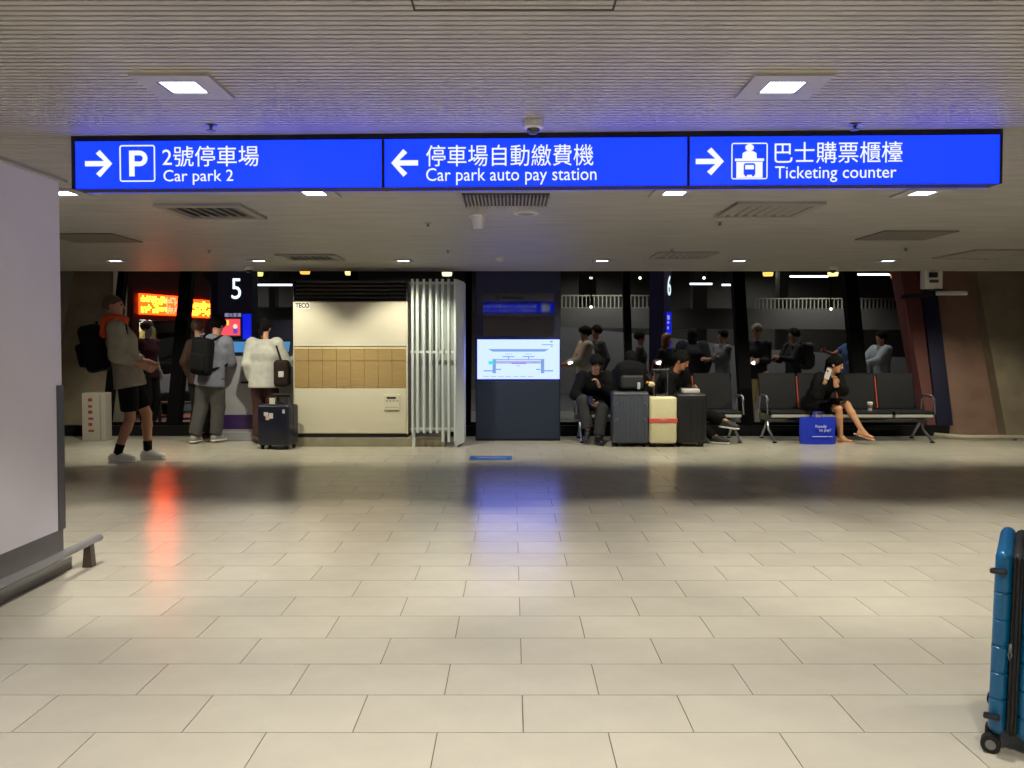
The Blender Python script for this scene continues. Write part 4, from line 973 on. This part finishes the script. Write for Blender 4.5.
        for k, (o_, ln) in enumerate(((-.030, .066), (-.010, .078), (.010, .073), (.029, .058))):
            r0 = wr[i] + hd * .085 * s + ac_ * o_ * s
            d1 = (hd * cos(curl * .7) + pn * sin(curl * .7)); d2 = (hd * cos(curl * 1.7) + pn * sin(curl * 1.7))
            m1 = r0 + d1 * ln * .55 * s; Hd.cone(r0, m1, .0092 * s, .0085 * s, .004).cone(m1, m1 + d2 * ln * .5 * s, .0085 * s, .0070 * s, .004)
        r0 = wr[i] + hd * .02 * s - ac_ * .03 * s; m1 = r0 + (hd * .6 - ac_ * .6 + pn * .35).normalized() * .045 * s
        Hd.cone(r0, m1, .011 * s, .010 * s, .008).cone(m1, m1 + (hd * .9 + pn * .3 - ac_ * .1).normalized() * .032 * s, .010 * s, .008 * s, .004)
        parts.append((Hd, min(vox * .6, .009)))
    nets('body', parts, skin, t)
    for sx in (-1, 1):
        MB().ball(hc + hf * .081 * sc + hr * sx * .031 * sc + hu * .012 * sc, .0115 * sc, 8).build('eye', M_eye, t, True)
    MB().ball(hc + hf * .079 * sc - hu * .055 * sc, .02 * sc, 8, (1, .5, .35)).build('mouth', M_lip, t, True)
    # --- hair
    if hair:
        Hh = Field(); g = .014 if hair != 'bald' else .005
        Hh.ell(hc + hu * .036 * sc - hf * .016 * sc, (.076 * sc + g, .098 * sc + g, .088 * sc + g), hx3, .01)
        if hair == 'long': Hh.cone(hc - hf * .02 * sc, hc - hf * .05 * sc - hu * .2 * sc, .085 * sc, .07 * sc, .03, hr, 1.15)
        if hair == 'bob': Hh.cone(hc - hf * .02 * sc, hc - hf * .03 * sc - hu * .1 * sc, .088 * sc, .088 * sc, .03, hr, 1.1)
        if hair == 'mop': Hh.ell(hc + hu * .05 * sc + hf * .01, (.102 * sc, .115 * sc, .085 * sc), hx3, .02)
        lim = {'short': -.05, 'mop': -.06, 'bald': -.045, 'pony': -.075, 'long': -.25, 'bob': -.15}[hair]
        Hh.ell(hc + hf * .105 * sc - hu * .045 * sc, (.068 * sc, .07 * sc, .092 * sc), hx3, op='sub')
        if lim > -.1: Hh.cut(hc + hu * lim * sc - hf * .0, -hu + hf * -.25)
        if hair == 'pony': Hh.ell(hc - hf * .11 * sc + hu * .03 * sc, (.035, .035, .04), hx3, .02).cone(hc - hf * .12 * sc + hu * .02, hc - hf * .13 * sc - hu * .12 * sc, .036 * sc, .018 * sc, .02)
        if hair != 'bald':
            rs = random.Random(len(label) * 7 + 3)
            for _ in range(70):
                th_, ph_ = rs.uniform(0, 2 * pi), rs.uniform(-.1, 1.45)
                dv = hr * (cos(th_) * cos(ph_)) + hf * (sin(th_) * cos(ph_)) + hu * sin(ph_)
                if dv.dot(hf) > .45 and dv.dot(hu) < .55: continue
                c_ = hc + hu * .036 * sc - hf * .014 * sc + hr * (dv.dot(hr) * .085 * sc) + hf * (dv.dot(hf) * .107 * sc) + hu * (dv.dot(hu) * .098 * sc)
                tg = (dv.cross(V3(rs.uniform(-1, 1), rs.uniform(-1, 1), rs.uniform(-.3, .3)))).normalized()
                Hh.cone(c_, c_ + tg * .03 * sc + dv * .004 - hu * .015 * sc, .014 * sc, .006 * sc, .008)
        nets('hair', [(Hh, min(vox, .010))], hm, t)
    # --- top
    if top is not None:
        T = Field(); e = tl
        T.cone(pv + u1 * (hem + .02) * s, waist, .120 * s * b + e, .095 * s * b + e, .03, hx, 1.38)
        T.cone(waist, chest, .094 * s * b + e, .108 * s * b + e, .04, ax_, 1.36).cone(chest, neck - u2 * .075 * s, .108 * s * b + e, .078 * s + e * .6, .04, ax_, 1.45)
        T.cut(pv + u1 * hem * s, -u1)
        T.cut(neck + u2 * .01 * s, u2)
        T.cone(neck - u2 * .04 * s, neck + u2 * .012 * s, .072 * s, .066 * s, .02, flat='b')
        for i in (0, 1):
            T.cone(sh[i] - u2 * .0, el[i] if sleeve > .5 else sh[i].lerp(el[i], sleeve * 2), .055 * s * b + e, .045 * s * b + e, .03, flat='' if sleeve > .5 else 'b')
            if sleeve > .5: T.cone(el[i], el[i].lerp(wr[i], (sleeve - .5) * 2 * .97), .046 * s * b + e, .034 * s + e * .5, .02, flat='b')
        if hood: T.ell(neck - u2 * .01 + V3(0, .075, 0), (.11 * s, .06 * s, .065 * s), None, .02)
        nets('top', [(T, vox)], top, t)
    # --- legs
    if bottom is not None:
        Q = Field(); e = bl
        Q.cone(pv - V3(0, 0, .02), pv + u1 * .07 * s, .102 * s * b + e, .095 * s * b + e * .6, .03, hx, 1.36)
        for i in (0, 1):
            if leg == 'trousers':
                Q.cone(hp[i] - V3(0, 0, .02 * s), kn[i], .084 * s * b + e, .060 * s * b + e, .03).cone(kn[i], kn[i].lerp(an[i], .93), .060 * s * b + e, .048 * s + e, .02, flat='b')
            else: Q.cone(hp[i], hp[i].lerp(kn[i], .82), .09 * s * b + e, .075 * s * b + e, .03, flat='b')
        nets('trousers' if leg == 'trousers' else ('shorts' if leg == 'shorts' else 'skirt'), [(Q, vox)], bottom, t)
    for i in (0, 1):
        f = fd[i]; up_ = V3(0, 0, 1) if abs(fpitch[i]) < .05 else Matrix.Rotation(feet[i], 3, 'Z') @ Matrix.Rotation(fpitch[i], 3, 'X') @ V3(0, 0, 1)
        sd = f.cross(up_).normalized(); base = an[i] - up_ * .083 * s
        if socks: nets('sock', [(Field().cone(an[i] - V3(0, 0, .04), an[i].lerp(kn[i], .3), .042 * s, .046 * s, .01, flat='b'), .009)], socks, t)
        if shoes:
            Sh = Field().cone(an[i] - f * .035 * s - up_ * .03 * s, an[i] + f * .15 * s - up_ * .05 * s, .046 * s, .034 * s, .02, sd, 1.12).cone(an[i] - f * .01, an[i] + f * .07 * s - up_ * .03 * s, .046 * s, .042 * s, .02)
            Sh.cut(base + up_ * .012, -up_).cut(an[i] + up_ * .018 * s, up_)
            so = nets('shoe', [(Sh, .010)], shoes, t)
            if sole:
                S2 = Field().cone(base - f * .035 * s + up_ * .012, base + f * .15 * s + up_ * .012, .048 * s, .038 * s, .02, sd, 1.08)
                S2.cut(base + up_ * .024, up_).cut(base, -up_); nets('sole', [(S2, .008)], sole, so)
        if sandals:
            S2 = Field().cone(base - f * .05 * s, base + f * .16 * s, .040 * s, .044 * s, .02, sd, 1.0); S2.cut(base + up_ * .012, up_).cut(base - up_ * .008, -up_)
            so = nets('flip_flop', [(S2, .008)], sandals, t)
            tp = base + f * .125 * s + up_ * .03
            MB().tube([base + f * .05 * s + sd * .042 + up_ * .01, base + f * .09 * s + sd * .03 + up_ * .05, tp, base + f * .09 * s - sd * .03 + up_ * .05, base + f * .05 * s - sd * .042 + up_ * .01], .005, 6).build('strap', sandals, so)
    return dict(t=t, head=hc, hf=hf, hu=hu, hr=hr, neck=neck, chest=chest, wr=wr, sh=sh, u2=u2, el=el, pv=pv, kn=kn, an=an, s=s, rz=rz, loc=L0)
def toworld(p, v): return Matrix.Rotation(p['rz'], 3, 'Z') @ v + p['loc']
def backpack(p, label, m, size=(.16, .10, .26), drop=.0, strapm=None):
    R3 = Matrix.Rotation(p['rz'], 3, 'Z')
    c = p['chest'] + V3(0, .10 * p['s'] + .045 + size[1], -.02 - drop) + p['u2'] * 0
    w0 = toworld(p, c - V3(0, 0, size[2]))
    t = thing('backpack', label, 'backpack', w0, p['rz'], None)
    up = V3(0, 0, size[2])
    tilt = p['u2']; axb = [list(V3(1, 0, 0)), list(tilt.cross(V3(1, 0, 0)).normalized()), list(tilt)]
    nets('main_bag', [(Field().rb(up, size, .07, axb), .011)], m, t)
    nets('front_pocket', [(Field().rb(up + V3(0, size[1] * .9, -size[2] * .3), (size[0] * .8, size[1] * .5, size[2] * .5), .04, axb), .011)], m, t)
    for sx in (-1, 1):
        pts = [up + V3(sx * .08, -size[1] + .02, size[2] * .8)] + [V3(*(p['sh'][0 if sx < 0 else 1] * .75 + p['neck'] * .25)) + V3(0, .03, .075) - c + up, V3(*(p['sh'][0 if sx < 0 else 1] * .8 + p['neck'] * .2)) + V3(0, -.10, .02) - c + up, V3(*(p['sh'][0 if sx < 0 else 1] * .85 + p['chest'] * .15)) + V3(0, -.125, -.12) - c + up, V3(*(p['sh'][0 if sx < 0 else 1])) + V3(0, -.02, -.30) - c + up, up + V3(sx * size[0] * .8, -size[1] + .02, -size[2] * .7)]
        MB().tube(pts, .017, 8).build('strap', strapm or m, t, True)
    MB().tube([up + V3(-.04, -.02, size[2] - .01), up + V3(-.03, -.02, size[2] + .03), up + V3(.03, -.02, size[2] + .03), up + V3(.04, -.02, size[2] - .01)], .009, 6).build('grab_handle', m, t)
    return t

K = cloth('black', (15, 15, 17)); BAG = mat('bag_black', (12, 12, 14), .8, bump=.3, bscale=40, spec=.15)
# 1: tall man with backpack looking up at the displays
o1 = fl(135, 462); rz = radians(108); R1 = Matrix.Rotation(rz, 3, 'Z')
def L1(v): return R1 @ Vector(v) + o1
a_r, a_l = fl(121, 463), fl(152, 460)
p = person('tall man in grey shirt and black shorts with an orange towel round his neck', o1, rz, 1.92, pelvis=L1((0, .06, 1.02)), lean=(0, .16), bend=(0, .05), head=(-.15, -.10),
           ankles=((a_r.x - .06, a_r.y + .02, .095), (a_l.x - .06, a_l.y + .03, .095)), feet=(-.1, -.25), wrists=(L1((-.20, -.10, 1.12)), L1((.12, -.14, 1.14))), elbows=((-.6, .6, -.8), (.6, .6, -.8)),
           top=cloth('greybeige', (150, 144, 128)), sleeve=.85, tl=.04, hem=-.14, bottom=K, leg='shorts', bl=.015, shoes=mat('shoe_white', (206, 204, 198), .5), sole=mat('sole_white', (222, 220, 214), .6), socks=K,
           hair='bald', hm=M_hair_s, skin=mat('skin_light', (178, 128, 100), .55), vox=.012)
backpack(p, 'large black backpack worn by the tall man in shorts', BAG, (.17, .12, .27), .06)
n0 = p['neck']; c0 = toworld(p, n0)
t = thing('towel', 'orange towel draped round the neck of the tall man', 'towel', c0, rz)
rgm = [V3(cos(k * pi / 8) * .095, sin(k * pi / 8) * .09 + .01, .03 + .01 * sin(k)) for k in range(-3, 12)]
Tw = Field()
for q0, q1 in zip(rgm, rgm[1:]): Tw.cone(q0 * 1.12 + V3(0, 0, .012), q1 * 1.12 + V3(0, 0, .012), .042, k=.02)
Tw.cone(rgm[3], V3(-.05, .15, -.08), .042, .05, .03).cone(V3(-.06, .11, .03), V3(-.11, .13, -.12), .045, .05, .03)
nets('cloth', [(Tw, .011)], cloth('orange', (206, 78, 48)), t)

# 2: young man at the kiosk, his companion in front
o2 = fl(205, 443.5); rz = radians(162)
aL, aR = fl(194, 443.5), fl(216, 442.5)
pv = V3((P(211, 400, 11).x), o2.y - .02, .93)
p = person('young man in grey hoodie and loose grey trousers at the ticket kiosk', o2, rz, 1.70, pelvis=pv, lean=(-.10, -.05), bend=(0, -.1), head=(0, .22),
           ankles=((aR.x, aR.y, .09), (aL.x, aL.y, .09)), feet=(-.2, .15), wrists=(V3(pv.x + .20, pv.y + .32, 1.05), V3(pv.x - .06, pv.y + .30, 1.0)),
           top=cloth('hoodie_grey', (118, 120, 132)), tl=.045, hem=-.15, hood=True, bottom=cloth('trouser_grey', (86, 84, 82)), bl=.035, shoes=mat('shoe_grey', (150, 148, 142), .6), sole=mat('sole_white', (222, 220, 214), .6), hair='mop', vox=.012)
backpack(p, 'black backpack worn by the young man in the grey hoodie', BAG, (.15, .09, .25), .05)
q = P(199, 400, 11.5)
person('brown haired companion half hidden in front of the young man', (q.x, 11.5, 0), radians(150), 1.66, head=(.2, .1), top=cloth('brown', (70, 52, 44)), bottom=cloth('dark', (34, 32, 34)), shoes=M_black, hair='short', hm=M_hair_b, vox=.016)
# 3: woman in white top
o3 = fl(265, 443.5)
p3 = person('woman in white long sleeved top and brown trousers seen from behind', o3, radians(176), 1.66, lean=(0, -.03), head=(0, .15), wrists=(V3(o3.x + .22, o3.y + .28, 1.05), V3(o3.x - .20, o3.y + .05, .86)),
           top=cloth('white', (186, 186, 176)), tl=.045, hem=-.15, bottom=cloth('brown_trouser', (72, 48, 44)), bl=.025, shoes=mat('shoe_brown', (50, 34, 34), .6), hair='pony', vox=.012)
t = thing('shoulder_bag', 'dark brown shoulder bag hanging at the side of the woman in white', 'bag', (o3.x + .25, o3.y - .03, .78), radians(10))
nets('bag_body', [(Field().rb((0, 0, .18), (.10, .16, .18), .05), .012)], cloth('bag_brown', (48, 36, 32)), t)
MB().tube([(-.0, -.1, .34), (-.06, -.06, .52), (-.09, 0, .615), (-.06, .08, .52), (0, .1, .34)], .014, 6).build('strap', cloth('bag_brown', (48, 36, 32)), t, True)
MB().rbox((.0, -.165, .17), (.07, .008, .08), .003, 1).build('tag', M_cap, t)
# seated people
SEAT = .43
def seat_pt(px, y=11.38): return V3(P(px, 400, y).x, y, 0)
s1 = seat_pt(592)
f1 = fl(599, 445); x1 = P(588, 430, 10.95)
p = person('seated young man in black with glasses looking at his phone', s1, radians(4), 1.70, pelvis=V3(s1.x, s1.y + .05, SEAT + .09), lean=(.0, -.42), bend=(0, -.48), head=(.0, .36),
           ankles=((x1.x, x1.y, x1.z), (f1.x, f1.y + .04, .09)), knees=((-.35, -1, .8), (.1, -1, .8)), feet=(-.3, .1), fpitch=(.35, 0), wrists=(P(589, 402, 10.98), P(599, 386, 11.0)), elbows=((-.8, .2, -.6), (.8, .1, -.8)), handdir=(None, (-.35, -.1, .9)), curl=.9,
           top=K, tl=.03, hem=-.1, bottom=cloth('charcoal', (62, 62, 64)), bl=.03, shoes=mat('shoe_black', (20, 20, 20), .35), hair='mop', vox=.011)
hd = p['head']; t = p['t']
mb = MB()
for sx in (-1, 1):
    cg = hd + p['hf'] * .097 + p['hr'] * sx * .033 + p['hu'] * .012
    mb.tube([cg + (p['hr'] * cos(k * pi / 5) * .026 + p['hu'] * sin(k * pi / 5) * .02) for k in range(11)], .003, 5)
    mb.tube([cg + p['hr'] * sx * .026, hd + p['hr'] * sx * .085 + p['hf'] * .0], .003, 5)
mb.build('glasses', M_black, t)
w0 = toworld(p, p['wr'][0]) + V3(.02, -.07, .03)
t = thing('phone', 'dark mobile phone in the hand of the seated young man', 'phone', w0, .2)
MB().rbox((0, 0, 0), (.075, .15, .009), .003, 2, Matrix.Rotation(.7, 3, 'X')).build('case', mat('phone_navy', (34, 36, 66), .3), t); MB().rbox((0, .003, .006), (.066, .138, .002), 0, 1, Matrix.Rotation(.7, 3, 'X')).build('screen', M_black, t)

s2 = seat_pt(628)
person('seated person in black hood behind the grey suitcase', s2, 0, 1.66, pelvis=V3(s2.x, s2.y + .02, SEAT + .095), lean=(0, -.24), bend=(0, -.35), head=(0, .5), ankles=(V3(s2.x - .1, 10.98, .09), V3(s2.x + .1, 10.98, .09)), knees=((0, -1, .8), (0, -1, .8)),
       wrists=(V3(s2.x - .12, 11.02, .66), V3(s2.x + .12, 11.02, .66)), top=K, tl=.04, hood=True, bottom=K, shoes=M_black, hair='bob', vox=.014)
q = P(631, 392, 10.77)
t = thing('backpack', 'black backpack with small charms standing on the grey suitcase', 'backpack', (q.x, 10.78, gs['h'] if 'h' in gs else P(613, 392, LD).z + .03))
nets('main_bag', [(Field().rb((0, 0, .16), (.21, .11, .18), .09).ell((-.02, 0, .26), (.17, .1, .13), None, .05), .011)], BAG, t)
nets('front_pocket', [(Field().rb((0, -.10, .1), (.15, .04, .09), .035), .010)], mat('bag_charcoal', (34, 34, 36), .6), t)
MB().tube([(-.05, 0, .36), (-.04, 0, .41), (.04, 0, .41), (.05, 0, .36)], .01, 6).build('grab_handle', BAG, t)
MB().rbox((.08, -.155, .05), (.04, .02, .09), .008, 2).build('bottle_charm', mat('charm_grey', (170, 176, 186), .3), t)
fc = MB().ball((.25, -.12, .07), .045, 10, (1, .7, .8)).build('plush_charm', mat('plush_cream', (206, 200, 150), .9), t, True)
MB().ball((.20, -.12, .09), .022, 8).build('orange_bead', mat('plush_orange', (200, 120, 50), .8), t, True)
MB().tube([(.2, -.08, .2), (.23, -.11, .15), (.25, -.12, .1)], .004, 5).build('cord', M_black, t)

s3 = seat_pt(664)
fA = fl(721, 444); fB = P(735, 423, 10.9)
person('seated person in black jacket and white sneakers bending forward', s3, radians(46), 1.8, pelvis=V3(s3.x, s3.y - .02, SEAT + .095), lean=(-.28, -.36), bend=(.0, -.5), head=(.1, .40),
       ankles=((fA.x - .06, fA.y + .05, .09), (fB.x - .06, fB.y, fB.z)), knees=((0, -.6, 1), (0, -.6, 1)), feet=(.25, .35), fpitch=(0, .1), wrists=(P(690, 393, 11.02), P(694, 388, 11.06)), elbows=((-.5, .3, -.8), (.5, .2, -.8)),
       top=K, tl=.035, hood=True, bottom=K, bl=.03, shoes=mat('sneaker', (46, 46, 48), .6), sole=mat('sole_white', (222, 220, 214), .6), socks=mat('sock_white', (204, 200, 194), .8), hair='short', skin=M_skin_t, vox=.012)

s4 = seat_pt(816)
gA = fl(846, 443); gB = P(866, 434, 10.95)
p4 = person('seated woman in black dress with crossed bare legs on the phone', s4, radians(22), 1.68, pelvis=V3(s4.x, s4.y + .03, SEAT + .085), lean=(0, -.48), bend=(0, -.46), head=(.45, .22),
       ankles=((gA.x - .05, gA.y + .06, .082), (gB.x - .05, gB.y + .02, gB.z + .05)), knees=((.2, -1, .7), (.1, -1, 1.4)), feet=(.5, .6), fpitch=(0, .28), wrists=(P(825.5, 381, 10.86), P(836, 385, 10.86)), elbows=((-.5, -.4, -1), (.6, -.3, -1)), handdir=((0.05, .05, 1), (-.12, .05, 1)), curl=.8,
       top=K, tl=.035, sleeve=.92, hem=-.05, bottom=K, leg='skirt', bl=.025, hair='pony', skin=mat('skin_warm', (206, 152, 112), .5, var=.05, scale=10), sandals=mat('flip_flop', (206, 160, 130), .6), vox=.011, build=.94)
w0 = toworld(p4, p4['wr'][0]) + V3(.015, -.045, .10)
t = thing('phone', 'white mobile phone held to the ear of the seated woman', 'phone', w0, .3)
MB().rbox((0, 0, 0), (.075, .01, .15), .003, 2, Matrix.Rotation(.35, 3, 'Y')).build('case', mat('phone_white', (214, 208, 204), .3), t); MB().rbox((-.01, -.007, .035), (.03, .004, .03), .002, 1, Matrix.Rotation(.35, 3, 'Y')).build('camera_bump', M_grey, t)
w0 = toworld(p4, p4['chest']) + V3(.06, -.2, .0)
nets('jacket_print', [(Field().rb((p4['chest'] + V3(.06, -.15, .02)), (.022, .012, .07), .006), .008)], mat('print_pale', (190, 170, 160), .7), p4['t'])

# standing people outside the glass
GR = 'people waiting outside the window'
def outside(px, ty, d, rz, label, h=None, **kw):
    q = P(px, 400, d); zt = P(px, ty, d).z
    return person(label, (q.x, d, 0), radians(rz), zt / 1.0, vox=.017, group=GR, **kw)
def fw(px, d, rz, dx, fwd, z): # point in front of a person
    q = P(px, 400, d); r_ = radians(rz); return V3(q.x + sin(r_) * fwd + cos(r_) * dx, d - cos(r_) * fwd + sin(r_) * dx, z)
DK = cloth('dark', (34, 32, 34)); DG = cloth('dark_grey', (58, 58, 60))
outside(585, 328, 13.5, -80, 'person in pale beige jacket and dark cap outside reaching left', top=cloth('pale_beige', (168, 158, 138)), bottom=DG, shoes=M_black, hair='mop', tl=.045, wrists=(fw(585, 13.5, -80, -.1, .3, 1.0), fw(585, 13.5, -80, .1, .32, 1.02)))
outside(596, 327, 14.3, -60, 'dark haired person outside just behind the beige jacket', top=DG, bottom=DK, shoes=M_black, hair='short')
outside(640, 333, 13.9, 80, 'man in dark suit outside beside the window bar', top=cloth('suit', (46, 46, 52)), bottom=DK, shoes=M_black, hair='short')
pe = outside(667, 335, 13.4, 40, 'brown haired woman in black jacket outside with a red bag', top=DK, bottom=DK, shoes=M_black, hair='bob', hm=mat('hair_auburn', (112, 70, 40), .5, var=.2, scale=40, bump=.5))
q = P(656, 380, 13.15); t = thing('shoulder_bag', 'red shoulder bag carried by the brown haired woman outside', 'bag', (q.x, 13.12, q.z - .28))
nets('bag_body', [(Field().rb((0, 0, .16), (.19, .07, .17), .04), .014)], cloth('bag_red', (150, 60, 56)), t)
MB().tube([(-.1, 0, .3), (-.04, .05, .6), (.06, .1, .62), (.1, 0, .3)], .012, 6).build('strap', cloth('bag_red', (150, 60, 56)), t, True)
outside(692, 330, 14.4, 170, 'broad person with black hair and dark coat outside seen from behind', top=cloth('coat', (38, 38, 42)), tl=.06, bottom=DK, shoes=M_black, hair='bob', build=1.1)
outside(722, 331, 13.8, -65, 'person in grey denim jacket outside with folded arms', top=cloth('denim_grey', (106, 108, 112)), bottom=DK, shoes=M_black, hair='short', wrists=(fw(722, 13.8, -65, .08, .22, 1.12), fw(722, 13.8, -65, -.08, .22, 1.08)))
outside(757, 326, 13.4, -30, 'fair haired man in black jacket and beige trousers outside', top=DK, bottom=cloth('beige_trouser', (186, 160, 112)), shoes=M_black, hair='short', hm=M_hair_g, head=(-.3, .3), wrists=(fw(757, 13.4, -30, -.05, .28, 1.08), fw(757, 13.4, -30, .08, .28, 1.08)))
pe = outside(793, 330, 13.6, -75, 'man in black jacket outside wearing a dark backpack', top=DK, bottom=DK, shoes=M_black, hair='short', wrists=(fw(793, 13.6, -75, -.1, .35, 1.1), fw(793, 13.6, -75, .1, .35, 1.12)))
backpack(pe, 'dark backpack worn by the man outside in the black jacket', mat('bag_darkgrey', (46, 48, 50), .7, bump=.3, bscale=40), (.15, .09, .23))
outside(850, 330, 14.0, -85, 'man in blue shirt outside half hidden by the window bar', top=cloth('blue', (62, 84, 120)), sleeve=.3, bottom=DK, shoes=M_black, hair='short', skin=M_skin_t, wrists=(fw(850, 14.0, -85, -.08, .42, 1.22), None))
outside(880, 333, 13.5, -75, 'person in pale grey hoodie outside near the red pier', top=cloth('pale_grey', (156, 160, 164)), tl=.04, hood=True, bottom=DK, shoes=M_black, hair='short', wrists=(fw(880, 13.5, -75, -.1, .38, 1.0), fw(880, 13.5, -75, .1, .38, 1.02)))
outside(149, 323, 13.0, 75, 'person in maroon vest and white sleeves outside by the bus', top=cloth('maroon', (70, 34, 36)), sleeve=.25, bottom=DK, shoes=M_black, hair='short', hm=mat('cap_maroon', (70, 22, 26), .7), skin=mat('sleeve_white_skin', (190, 176, 166), .6))
